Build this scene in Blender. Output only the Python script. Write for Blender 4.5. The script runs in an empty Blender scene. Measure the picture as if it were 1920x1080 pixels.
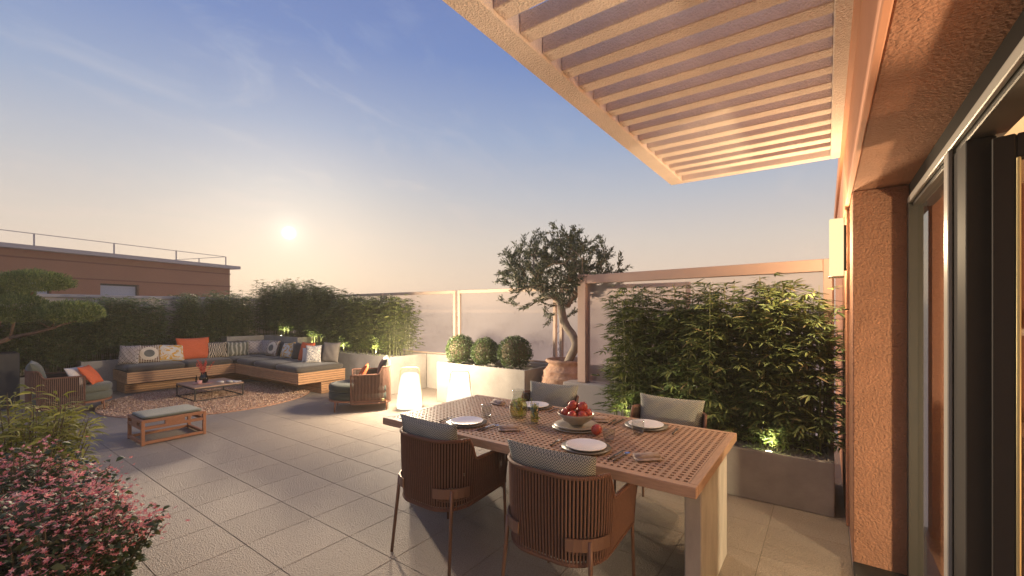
import bpy, math, random
import numpy as np
random.seed(7); rng = np.random.default_rng(7)
S = bpy.context.scene; C = S.collection
R = math.radians
# ------------------------------------------------------------------ camera
YAW = math.atan2(590, 816)
cam = bpy.data.objects.new('camera', bpy.data.cameras.new('camera')); C.objects.link(cam)
cam.location = (0, 0, 1.6); cam.rotation_euler = (R(90), 0, YAW)
cam.data.lens = 816/1920*36; cam.data.sensor_width = 36; cam.data.shift_y = 42/1920
cam.data.clip_start = .05; cam.data.clip_end = 3000
S.camera = cam
# ------------------------------------------------------------------ world
SUN_AZ, SUN_EL = R(63.0), R(9.0)          # left of +Y
SUN_DIR = (-math.sin(SUN_AZ)*math.cos(SUN_EL), math.cos(SUN_AZ)*math.cos(SUN_EL), math.sin(SUN_EL))
def lin(r, g, b):
    f = lambda c: c/12.92 if c <= .04045 else ((c+.055)/1.055)**2.4
    return (f(r/255), f(g/255), f(b/255), 1)
W = bpy.data.worlds.new('World'); S.world = W; W.use_nodes = True
nt = W.node_tree; nt.nodes.clear()
class NB:
    """tiny node builder"""
    def __init__(s, tree): s.t = tree
    def n(s, typ, **kw):
        nd = s.t.nodes.new(typ)
        for k, v in kw.items():
            if k.startswith('i_'): nd.inputs[int(k[2:])].default_value = v
            else: setattr(nd, k, v)
        return nd
    def l(s, a, b): s.t.links.new(a, b)
    def put(s, sock, v):
        if hasattr(v, 'links') or isinstance(v, bpy.types.NodeSocket): s.l(v, sock)
        else: sock.default_value = v
    def m(s, op, a, b=0., c=None, clamp=False):
        nd = s.n('ShaderNodeMath', operation=op, use_clamp=clamp)
        s.put(nd.inputs[0], a); s.put(nd.inputs[1], b)
        if c is not None: s.put(nd.inputs[2], c)
        return nd.outputs[0]
    def mix(s, f, a, b, blend='MIX'):
        nd = s.n('ShaderNodeMix', data_type='RGBA', blend_type=blend)
        s.put(nd.inputs[0], f); s.put(nd.inputs[6], a); s.put(nd.inputs[7], b)
        return nd.outputs[2]
    def ramp(s, fac, stops, interp='LINEAR'):
        nd = s.n('ShaderNodeValToRGB'); cr = nd.color_ramp; cr.interpolation = interp
        while len(cr.elements) < len(stops): cr.elements.new(.5)
        for e, (p, c) in zip(cr.elements, stops):
            e.position = p; e.color = c if len(c) == 4 else (*c, 1)
        s.put(nd.inputs[0], fac); return nd.outputs[0]
    def noise(s, vec, scale, detail=3, rough=.5, dist=0.):
        nd = s.n('ShaderNodeTexNoise'); nd.inputs['Scale'].default_value = scale
        nd.inputs['Detail'].default_value = detail; nd.inputs['Roughness'].default_value = rough
        nd.inputs['Distortion'].default_value = dist
        if vec is not None: s.l(vec, nd.inputs['Vector'])
        return nd.outputs[0]
    def mapping(s, vec, scale=(1, 1, 1), rot=(0, 0, 0), loc=(0, 0, 0)):
        nd = s.n('ShaderNodeMapping'); nd.inputs['Scale'].default_value = scale
        nd.inputs['Rotation'].default_value = rot; nd.inputs['Location'].default_value = loc
        s.l(vec, nd.inputs['Vector']); return nd.outputs[0]
nb = NB(nt)
tc = nb.n('ShaderNodeTexCoord'); dirv = tc.outputs['Generated']
sep = nb.n('ShaderNodeSeparateXYZ'); nb.l(dirv, sep.inputs[0])
z = nb.m('MAXIMUM', sep.outputs[2], 0.)
grad = nb.ramp(z, [(0, lin(234,199,172)), (.07, lin(228,203,180)), (.15, lin(212,199,188)), (.25, lin(182,185,194)),
                   (.36, lin(144,163,196)), (.50, lin(104,132,188)), (.66, lin(100,119,176)), (1, lin(136,130,152))])
dot = nb.n('ShaderNodeVectorMath', operation='DOT_PRODUCT'); nb.l(dirv, dot.inputs[0]); dot.inputs[1].default_value = SUN_DIR
dp = nb.m('MAXIMUM', dot.outputs['Value'], 0.)
wide = nb.m('MULTIPLY', nb.m('MULTIPLY', nb.m('POWER', dp, 5.), .33), nb.m('SUBTRACT', 1., nb.m('MULTIPLY', z, 1.3), clamp=True))
col = nb.mix(wide, grad, lin(214,204,192))
# thin cirrus
inv = nb.m('ADD', z, .12)
pv = nb.n('ShaderNodeVectorMath', operation='SCALE'); nb.l(dirv, pv.inputs[0]); nb.l(nb.m('DIVIDE', 1., inv), pv.inputs['Scale'])
pm = nb.mapping(pv.outputs[0], scale=(1.3, .7, 0), rot=(0, 0, R(20)))
c1 = nb.ramp(nb.noise(pm, 2.2, 9, .62, 1.0), [(.52, (0,0,0)), (.74, (1,1,1))])
c2 = nb.ramp(nb.noise(nb.mapping(pv.outputs[0], scale=(.3,.3,0)), 1.1, 2), [(.42, (0,0,0)), (.65, (1,1,1))])
cl = nb.m('MULTIPLY', nb.m('MULTIPLY', c1, c2), .6)
ccol = nb.mix(nb.m('MULTIPLY', z, 2.2, clamp=True), lin(236,206,180), lin(190,198,212))
col = nb.mix(cl, col, ccol)
g1 = nb.m('MULTIPLY', nb.m('POWER', dp, 60.), .13)
g2 = nb.m('MULTIPLY', nb.m('POWER', dp, 1800.), .22)
g3 = nb.m('MULTIPLY', nb.m('POWER', dp, 42000.), 9.)
glow = nb.m('ADD', nb.m('ADD', g1, g2), g3)
gc = nb.n('ShaderNodeVectorMath', operation='SCALE'); gc.inputs[0].default_value = (1, .90, .72); nb.l(glow, gc.inputs['Scale'])
col = nb.mix(1., col, gc.outputs[0], 'ADD')
sky = nb.n('ShaderNodeTexSky', sky_type='NISHITA', sun_disc=False, sun_elevation=SUN_EL, sun_rotation=-SUN_AZ)
sky.altitude = 50; sky.air_density = 1.0; sky.dust_density = 1.5
b1 = nb.n('ShaderNodeBackground'); nb.l(sky.outputs[0], b1.inputs[0]); b1.inputs[1].default_value = .002
b2 = nb.n('ShaderNodeBackground'); nb.l(col, b2.inputs[0]); b2.inputs[1].default_value = .50
ad = nb.n('ShaderNodeAddShader'); nb.l(b1.outputs[0], ad.inputs[0]); nb.l(b2.outputs[0], ad.inputs[1])
wo = nb.n('ShaderNodeOutputWorld'); nb.l(ad.outputs[0], wo.inputs[0])
# ------------------------------------------------------------------ sun
sl = bpy.data.lights.new('sun', 'SUN'); sl.energy = 1.5; sl.angle = R(2.); sl.color = (1, .78, .54)
sun = bpy.data.objects.new('sun', sl); C.objects.link(sun)
from mathutils import Vector, Matrix, Quaternion
SUNL = R(15.5)
sdir = Vector((-math.sin(SUN_AZ)*math.cos(SUNL), math.cos(SUN_AZ)*math.cos(SUNL), math.sin(SUNL)))
sun.rotation_euler = sdir.to_track_quat('Z', 'Y').to_euler()
S.view_settings.view_transform = 'Standard'; S.view_settings.look = 'None'
S.view_settings.exposure = 1.08; S.view_settings.gamma = 1
try:
    S.cycles.use_denoising = True; S.cycles.max_bounces = 8; S.cycles.transparent_max_bounces = 16
    S.cycles.caustics_reflective = False; S.cycles.caustics_refractive = False; S.cycles.sample_clamp_indirect = 6
except Exception: pass

# ================================================================== materials
MATS = {}
def mat(name, col, rough=.7, var=.0, vscale=6., bump=0., bscale=60., kind='noise', metal=0., objvar=0., col2=None,
        stretch=(1, 1, 1), spec=.4, blotch=0., coords='Object', detail=5, sheen=0.):
    if name in MATS: return MATS[name]
    m = bpy.data.materials.new(name); m.use_nodes = True; t = m.node_tree; b = NB(t)
    P = t.nodes['Principled BSDF']
    P.inputs['Roughness'].default_value = rough; P.inputs['Metallic'].default_value = metal
    P.inputs['Specular IOR Level'].default_value = spec
    if sheen: P.inputs['Sheen Weight'].default_value = sheen
    tcn = b.n('ShaderNodeTexCoord').outputs[coords]
    c = (*col, 1) if len(col) == 3 else col
    c2 = tuple(x*(1-var) for x in c[:3])+(1,) if col2 is None else ((*col2, 1) if len(col2) == 3 else col2)
    vec = b.mapping(tcn, scale=stretch)
    if objvar:
        oi = b.n('ShaderNodeObjectInfo'); cb = b.n('ShaderNodeCombineXYZ')
        b.l(b.m('MULTIPLY', oi.outputs['Random'], 37.), cb.inputs[0]); b.l(b.m('MULTIPLY', oi.outputs['Random'], 91.), cb.inputs[1])
        va = b.n('ShaderNodeVectorMath', operation='ADD'); b.l(vec, va.inputs[0]); b.l(cb.outputs[0], va.inputs[1]); vec = va.outputs[0]
    out = c
    if var or col2 is not None:
        f = b.ramp(b.noise(vec, vscale, detail, .6), [(.3, (0,0,0)), (.7, (1,1,1))]); out = b.mix(f, c2, c)
    if blotch:
        f = b.ramp(b.noise(tcn, 1.3, 4, .65), [(.3, (1-blotch,)*3), (.75, (1,1,1))]); out = b.mix(1., out, f, 'MULTIPLY')
    if objvar:
        v = b.m('ADD', b.m('MULTIPLY', oi.outputs['Random'], objvar), 1-objvar/2)
        hs = b.n('ShaderNodeHueSaturation'); b.l(v, hs.inputs['Value']); b.put(hs.inputs['Color'], out); out = hs.outputs[0]
    b.put(P.inputs['Base Color'], out)
    if bump:
        if kind == 'stucco':
            n1 = b.noise(tcn, bscale, 4, .6, 1.2)
            vo = b.n('ShaderNodeTexVoronoi', feature='SMOOTH_F1'); vo.inputs['Scale'].default_value = bscale*1.1
            w = b.n('ShaderNodeVectorMath', operation='ADD'); b.l(tcn, w.inputs[0])
            sc = b.n('ShaderNodeVectorMath', operation='SCALE')
            nn = b.n('ShaderNodeTexNoise'); nn.inputs['Scale'].default_value = bscale*.8; b.l(tcn, nn.inputs['Vector'])
            b.l(nn.outputs[1], sc.inputs[0]); sc.inputs['Scale'].default_value = 1.2/bscale; b.l(sc.outputs[0], w.inputs[1])
            b.l(w.outputs[0], vo.inputs['Vector'])
            h = b.m('ADD', n1, vo.outputs[0])
        elif kind == 'wave':
            wv = b.n('ShaderNodeTexWave'); wv.inputs['Scale'].default_value = bscale; b.l(vec, wv.inputs['Vector']); h = wv.outputs['Fac']
        else: h = b.noise(vec, bscale, 4, .6)
        bp = b.n('ShaderNodeBump'); bp.inputs['Strength'].default_value = bump; bp.inputs['Distance'].default_value = .01
        b.l(h, bp.inputs['Height']); b.l(bp.outputs[0], P.inputs['Normal'])
    MATS[name] = m; return m
def leafmat(name, stops, rough=.45, trans=.3):
    if name in MATS: return MATS[name]
    m = bpy.data.materials.new(name); m.use_nodes = True; t = m.node_tree; b = NB(t); P = t.nodes['Principled BSDF']
    g = b.n('ShaderNodeNewGeometry')
    c = b.ramp(g.outputs['Random Per Island'], stops)
    b.l(c, P.inputs['Base Color']); P.inputs['Roughness'].default_value = rough
    tr = b.n('ShaderNodeBsdfTranslucent'); b.l(c, tr.inputs[0])
    mx = b.n('ShaderNodeMixShader'); mx.inputs[0].default_value = trans
    b.l(P.outputs[0], mx.inputs[1]); b.l(tr.outputs[0], mx.inputs[2]); b.l(mx.outputs[0], t.nodes['Material Output'].inputs[0])
    MATS[name] = m; return m
def emis(name, col, st):
    m = bpy.data.materials.new(name); m.use_nodes = True; t = m.node_tree; t.nodes.clear(); b = NB(t)
    e = b.n('ShaderNodeEmission'); e.inputs[0].default_value = (*col, 1); e.inputs[1].default_value = st
    o = b.n('ShaderNodeOutputMaterial'); b.l(e.outputs[0], o.inputs[0]); return m
def glassmat(name, tint=(1,1,1), refl=.08, clear=.92, rough=.0):
    m = bpy.data.materials.new(name); m.use_nodes = True; t = m.node_tree; t.nodes.clear(); b = NB(t)
    tr = b.n('ShaderNodeBsdfTransparent'); tr.inputs[0].default_value = (*tint, 1)
    gl = b.n('ShaderNodeBsdfGlossy'); gl.inputs['Roughness'].default_value = rough
    fr = b.n('ShaderNodeFresnel'); fr.inputs[0].default_value = 1.5
    mx = b.n('ShaderNodeMixShader'); b.l(b.m('MULTIPLY', b.m('MULTIPLY', fr.outputs[0], clear), b.m('SUBTRACT', 1., b.n('ShaderNodeNewGeometry').outputs['Backfacing'])), mx.inputs[0])
    b.l(tr.outputs[0], mx.inputs[1]); b.l(gl.outputs[0], mx.inputs[2])
    o = b.n('ShaderNodeOutputMaterial'); b.l(mx.outputs[0], o.inputs[0]); return m
def frosted(name):
    m = bpy.data.materials.new(name); m.use_nodes = True; t = m.node_tree; t.nodes.clear(); b = NB(t)
    tr = b.n('ShaderNodeBsdfTransparent'); tr.inputs[0].default_value = (1., .965, .935, 1)
    rf = b.n('ShaderNodeBsdfRefraction'); rf.inputs[0].default_value = (1., .955, .91, 1); rf.inputs['Roughness'].default_value = .33; rf.inputs['IOR'].default_value = 1.02
    tl = b.n('ShaderNodeBsdfTranslucent'); tl.inputs[0].default_value = (.86, .80, .78, 1)
    df = b.n('ShaderNodeBsdfDiffuse'); df.inputs[0].default_value = (.80, .76, .74, 1)
    m1 = b.n('ShaderNodeMixShader'); m1.inputs[0].default_value = .34; b.l(tr.outputs[0], m1.inputs[1]); b.l(rf.outputs[0], m1.inputs[2])
    m2 = b.n('ShaderNodeMixShader'); m2.inputs[0].default_value = .5; b.l(tl.outputs[0], m2.inputs[1]); b.l(df.outputs[0], m2.inputs[2])
    m3 = b.n('ShaderNodeMixShader'); m3.inputs[0].default_value = .12; b.l(m1.outputs[0], m3.inputs[1]); b.l(m2.outputs[0], m3.inputs[2])
    o = b.n('ShaderNodeOutputMaterial'); b.l(m3.outputs[0], o.inputs[0]); return m
# patterned fabrics -------------------------------------------------
def fabric_pattern(name, fn, rough=.9):
    m = bpy.data.materials.new(name); m.use_nodes = True; t = m.node_tree; b = NB(t); P = t.nodes['Principled BSDF']
    P.inputs['Roughness'].default_value = rough; P.inputs['Specular IOR Level'].default_value = .15
    g = b.n('ShaderNodeTexCoord').outputs['Generated']; sp = b.n('ShaderNodeSeparateXYZ'); b.l(g, sp.inputs[0])
    b.put(P.inputs['Base Color'], fn(b, g, sp.outputs[0], sp.outputs[2]))
    bp = b.n('ShaderNodeBump'); bp.inputs['Strength'].default_value = .3; bp.inputs['Distance'].default_value = .004
    b.l(b.noise(g, 90, 2), bp.inputs['Height']); b.l(bp.outputs[0], P.inputs['Normal']); return m
def pat_lattice(b, g, u, v):
    a = b.m('ABSOLUTE', b.m('SINE', b.m('MULTIPLY', b.m('ADD', u, v), 15.))); c = b.m('ABSOLUTE', b.m('SINE', b.m('MULTIPLY', b.m('SUBTRACT', u, v), 15.)))
    p = b.m('MINIMUM', a, c); q = b.m('ABSOLUTE', b.m('SUBTRACT', b.m('MULTIPLY', a, c), .72))
    f = b.m('MULTIPLY', b.m('GREATER_THAN', p, .22), b.m('GREATER_THAN', q, .10))
    return b.mix(f, lin(62,50,58), lin(214,200,188))
def pat_dot(b, g, u, v):
    du = b.m('SUBTRACT', u, .58); dv = b.m('SUBTRACT', v, .5)
    r = b.m('SQRT', b.m('ADD', b.m('MULTIPLY', du, du), b.m('MULTIPLY', dv, dv)))
    c = b.mix(b.m('LESS_THAN', r, .20), lin(222,208,184), lin(112,112,104))
    tri = b.m('GREATER_THAN', b.m('MULTIPLY', b.m('ABSOLUTE', b.m('SINE', b.m('MULTIPLY', v, 40.))), b.m('ABSOLUTE', b.m('SINE', b.m('MULTIPLY', u, 34.)))), .33)
    band = b.m('MULTIPLY', b.m('GREATER_THAN', r, .36), tri)
    return b.mix(band, c, lin(112,78,62))
def pat_yellow(b, g, u, v):
    n = b.noise(g, 3.2, 2, .5, 1.6); f = b.ramp(n, [(.46, (0,0,0)), (.52, (1,1,1)), (.60, (1,1,1)), (.66, (.2,.2,.2))])
    return b.mix(f, lin(226,216,200), lin(222,168,62))
def pat_zebra(b, g, u, v):
    w = b.n('ShaderNodeTexWave'); w.inputs['Scale'].default_value = 4.; w.inputs['Distortion'].default_value = 7.; w.inputs['Detail'].default_value = 1.
    b.l(g, w.inputs['Vector']); f = b.m('GREATER_THAN', w.outputs['Fac'], .5)
    return b.mix(f, lin(34,30,28), lin(206,190,164))
def pat_leaf(b, g, u, v):
    w = b.n('ShaderNodeTexWave'); w.inputs['Scale'].default_value = 1.8; w.inputs['Distortion'].default_value = 4.; b.l(g, w.inputs['Vector'])
    f = b.ramp(w.outputs['Fac'], [(.55, (0,0,0)), (.8, (1,1,1))]); return b.mix(f, lin(118,116,100), lin(186,180,160))
def pat_marks(b, g, u, v):
    vo = b.n('ShaderNodeTexVoronoi', feature='DISTANCE_TO_EDGE'); vo.inputs['Scale'].default_value = 7.; b.l(g, vo.inputs['Vector'])
    f = b.m('GREATER_THAN', vo.outputs[0], .05); return b.mix(f, lin(108,112,124), lin(224,216,202))
def pat_herring(b, g, u, v):
    pp = b.m('PINGPONG', b.m('MULTIPLY', u, 1.), .02)
    f = b.m('GREATER_THAN', b.m('FRACT', b.m('MULTIPLY', b.m('ADD', b.m('MULTIPLY', v, .42), b.m('MULTIPLY', pp, .9)), 62.)), .5)
    return b.mix(f, lin(88,92,88), lin(178,174,158))
M = dict(
 tile=mat('floor_tile_stone', (.435,.360,.290), .66, var=.36, vscale=110, bump=1., bscale=110, objvar=.13, kind='stucco', spec=.45, blotch=.12),
 joint=mat('joint_sand', (.20,.17,.145), .95),
 conc=mat('planter_concrete', (.43,.39,.34), .75, var=.28, vscale=3.2, bump=.15, bscale=40, blotch=.22),
 conc_leg=mat('leg_concrete', (.52,.47,.40), .7, var=.30, vscale=9, bump=.15, bscale=50, stretch=(1,1,.35)),
 stucco=mat('terracotta_stucco', (.42,.21,.125), .88, var=.16, vscale=7, bump=.8, bscale=80, kind='stucco', spec=.2),
 smooth=mat('terracotta_panel', (.62,.29,.16), .7, var=.06, vscale=3, bump=.05, bscale=80),
 pergola=mat('pergola_render', (.86,.70,.585), .82, var=.10, vscale=8, bump=.7, bscale=100, kind='stucco', spec=.2),
 frame=mat('screen_frame_metal', (.60,.44,.33), .5, var=.04),
 frame_br=mat('screen_frame_bronze', (.52,.36,.28), .5, var=.05),
 dark=mat('window_frame_dark', (.030,.026,.023), .7, spec=.25),
 olive=mat('window_frame_olive', (.06,.055,.045), .45),
 lightmet=mat('window_frame_light', (.34,.32,.28), .4, spec=.5),
 beige=mat('boundary_render', (.60,.50,.41), .85, var=.1, bump=.1, bscale=50),
 white=mat('low_wall_render', (.52,.47,.41), .85, var=.1, bump=.1, bscale=50, blotch=.1),
 teak=mat('table_teak', (.47,.295,.19), .5, var=.30, vscale=7, stretch=(1.2,12,12), bump=.1, bscale=60, objvar=.08),
 bench_wood=mat('sofa_slat_wood', (.56,.31,.155), .55, var=.28, vscale=6, stretch=(1.5,1.5,14), objvar=.22, bump=.1),
 red_wood=mat('ottoman_wood', (.36,.155,.075), .5, var=.28, vscale=9, stretch=(2,8,8), objvar=.15),
 cord=mat('brown_cord', (.215,.115,.08), .7, var=.15, vscale=60, bump=.4, bscale=350),
 rail=mat('wrapped_rail', (.24,.115,.075), .6, bump=.9, bscale=48, kind='wave', stretch=(1,1,1)),
 leg=mat('bronze_leg', (.22,.125,.085), .42, metal=.35, spec=.5),
 gap_shade=mat('cord_gap_shade', (.05,.028,.02), .9),  # dark tone standing in for shade inside the woven shells
 steel=mat('dark_steel', (.035,.032,.028), .45, metal=.3),
 green=mat('green_fabric', (.13,.138,.100), .9, var=.15, vscale=30, bump=.25, bscale=220, spec=.15, sheen=.3),
 darkgreen=mat('dark_green_fabric', (.045,.052,.042), .9, var=.15, vscale=30, bump=.25, bscale=220, spec=.15, sheen=.2),
 char=mat('charcoal_fabric', (.098,.084,.068), .92, var=.18, vscale=25, bump=.3, bscale=180, spec=.12, sheen=.25),
 taupe=mat('taupe_fabric', (.23,.20,.17), .92, var=.12, vscale=25, bump=.3, bscale=180, spec=.12),
 orange=mat('orange_fabric', (.72,.16,.065), .9, var=.08, vscale=20, bump=.25, bscale=200, spec=.12),
 cream=mat('cream_fabric', (.68,.62,.55), .9, var=.08, vscale=20, bump=.25, bscale=200, spec=.12),
 rug=mat('rug_wool', (.62,.36,.24), .95, col2=(.34,.18,.115), vscale=70, bump=.8, bscale=150, spec=.1),
 plate=mat('plate_porcelain', (.78,.75,.74), .18, spec=.6),
 charger=mat('charger_stoneware', (.17,.155,.14), .4, var=.1),
 stone_bowl=mat('bowl_stoneware', (.36,.31,.25), .35, var=.2, vscale=20),
 pom=mat('pomegranate_skin', (.42,.035,.028), .32, col2=(.48,.10,.05), vscale=22, spec=.5),
 linen=mat('napkin_linen', (.50,.40,.33), .9, col2=(.27,.19,.16), vscale=26, stretch=(1,6,1), bump=.3, bscale=90),
 cutlery=mat('cutlery_dark', (.10,.085,.075), .35, metal=.6),
 silver=mat('cutlery_steel', (.55,.55,.58), .22, metal=1.),
 brass=mat('brass_handle', (.62,.52,.26), .4, metal=.5),
 soil=mat('soil', (.05,.036,.026), 1., var=.4, vscale=30, bump=.8, bscale=60),
 pebble=mat('white_pebble', (.52,.49,.45), .7, objvar=0, var=.3, vscale=15),
 clay=mat('terracotta_pot', (.56,.36,.25), .92, col2=(.36,.20,.13), vscale=11, bump=1., bscale=20, kind='stucco'),
 trunk=mat('olive_bark', (.34,.28,.22), .9, var=.45, vscale=26, stretch=(1,1,.25), bump=.8, bscale=60),
 ptrunk=mat('pine_bark', (.24,.15,.095), .9, var=.4, vscale=26, bump=.8, bscale=60),
 stalk=mat('bamboo_stalk', (.16,.17,.055), .55, var=.3, vscale=8),
 stem=mat('shrub_stem', (.10,.075,.045), .8),
 bldg=mat('far_building_render', (.34,.15,.075), .85, var=.10, vscale=.6, bump=.1, bscale=12),
 bldg_dk=mat('far_building_joint', (.20,.07,.035), .85),
 cap=mat('roof_cap_metal', (.42,.38,.37), .5),
 darkwin=mat('far_window_glass', (.30,.34,.42), .15, spec=.8),
 planterdk=mat('dark_planter', (.060,.055,.050), .6, var=.1),
 ground=mat('ground_haze', (.74,.57,.47), 1., var=.25, vscale=.02),
 fartree=mat('far_tree', (.26,.11,.12), 1., var=.3, vscale=1.),
 room=mat('room_plaster', (.78,.66,.46), .9, var=.04), roomfloor=mat('room_floor', (.34,.20,.13), .4, var=.1),
 roomwall=mat('room_terracotta', (.27,.125,.08), .8), counter=mat('room_counter', (.62,.57,.52), .5),
)
M['bamboo'] = leafmat('bamboo_leaf', [(0, (0.064,0.093,0.031)), (.5, (0.122,0.166,0.049)), (.85, (0.216,0.259,0.071)), (1, (0.316,0.316,0.101))], .55, .32)
M['bambood'] = leafmat('bamboo_leaf_dark', [(0, (0.101,0.139,0.057)), (.5, (0.173,0.224,0.081)), (.9, (0.305,0.346,0.112)), (1, (0.366,0.244,0.143))], .55, .30)
M['bambool'] = leafmat('bamboo_leaf_light', [(0, (0.077,0.110,0.029)), (.5, (0.143,0.187,0.046)), (1, (0.286,0.297,0.088))], .55, .38)
M['olivel'] = leafmat('olive_leaf', [(0, (0.044,0.057,0.033)), (.6, (0.081,0.100,0.053)), (1, (0.175,0.188,0.112))], .5, .15)
M['box'] = leafmat('box_leaf', [(0, (.022,.045,.014)), (.6, (.050,.085,.022)), (1, (.11,.15,.04))], .45, .2)
M['needle'] = leafmat('pine_needle', [(0, (0.079,0.118,0.036)), (.6, (0.169,0.214,0.060)), (1, (0.293,0.314,0.090))], .6, .2)
M['lime'] = leafmat('lime_leaf', [(0, (.17,.18,.030)), (.6, (.29,.29,.055)), (1, (.42,.40,.11))], .8, .4)
M['shrubl'] = leafmat('shrub_leaf', [(0, (.022,.042,.016)), (.7, (.050,.080,.024)), (1, (.12,.12,.05))], .6, .25)
M['petal'] = leafmat('pink_petal', [(0, (.50,.09,.12)), (.5, (.74,.29,.31)), (.85, (.82,.42,.40)), (1, (.84,.58,.50))], .8, .35)
M['redtwig'] = leafmat('red_leaf', [(0, (.55,.04,.03)), (1, (.75,.16,.10))], .6, .3)
M['frost'] = frosted('frosted_glass')
M['glass'] = glassmat('clear_glass', (.93,.95,.94), clear=1.)
M['doorglass'] = glassmat('door_glass', (.60,.54,.50), clear=1.)
M['tumbler'] = glassmat('tumbler_glass', (.90,.91,.90), clear=1.4, rough=.02)
M['smoke'] = glassmat('smoked_glass', (.30,.26,.23), clear=1.3, rough=.03)
M['lemon'] = glassmat('lemonade', (.93,.92,.60), clear=.6, rough=.1)
M['mint'] = leafmat('mint_leaf', [(0, (.16,.22,.05)), (1, (.50,.50,.14))], .4, .4)
M['lantern'] = emis('lantern_glow', (1., .89, .68), .75)
M['sconce'] = emis('sconce_glow', (1., .80, .42), .60)
M['spot'] = emis('spot_lens', (1., .88, .62), 8.)
M['ilamp'] = emis('room_lamp_glow', (1., .80, .50), 6.)
M['lattice'] = fabric_pattern('lattice_print', pat_lattice); M['dot'] = fabric_pattern('dot_print', pat_dot)
M['yellow'] = fabric_pattern('yellow_print', pat_yellow); M['zebra'] = fabric_pattern('zebra_print', pat_zebra)
M['leafp'] = fabric_pattern('leaf_print', pat_leaf); M['marks'] = fabric_pattern('mark_print', pat_marks)
M['herring'] = fabric_pattern('herringbone_weave', pat_herring)

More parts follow.
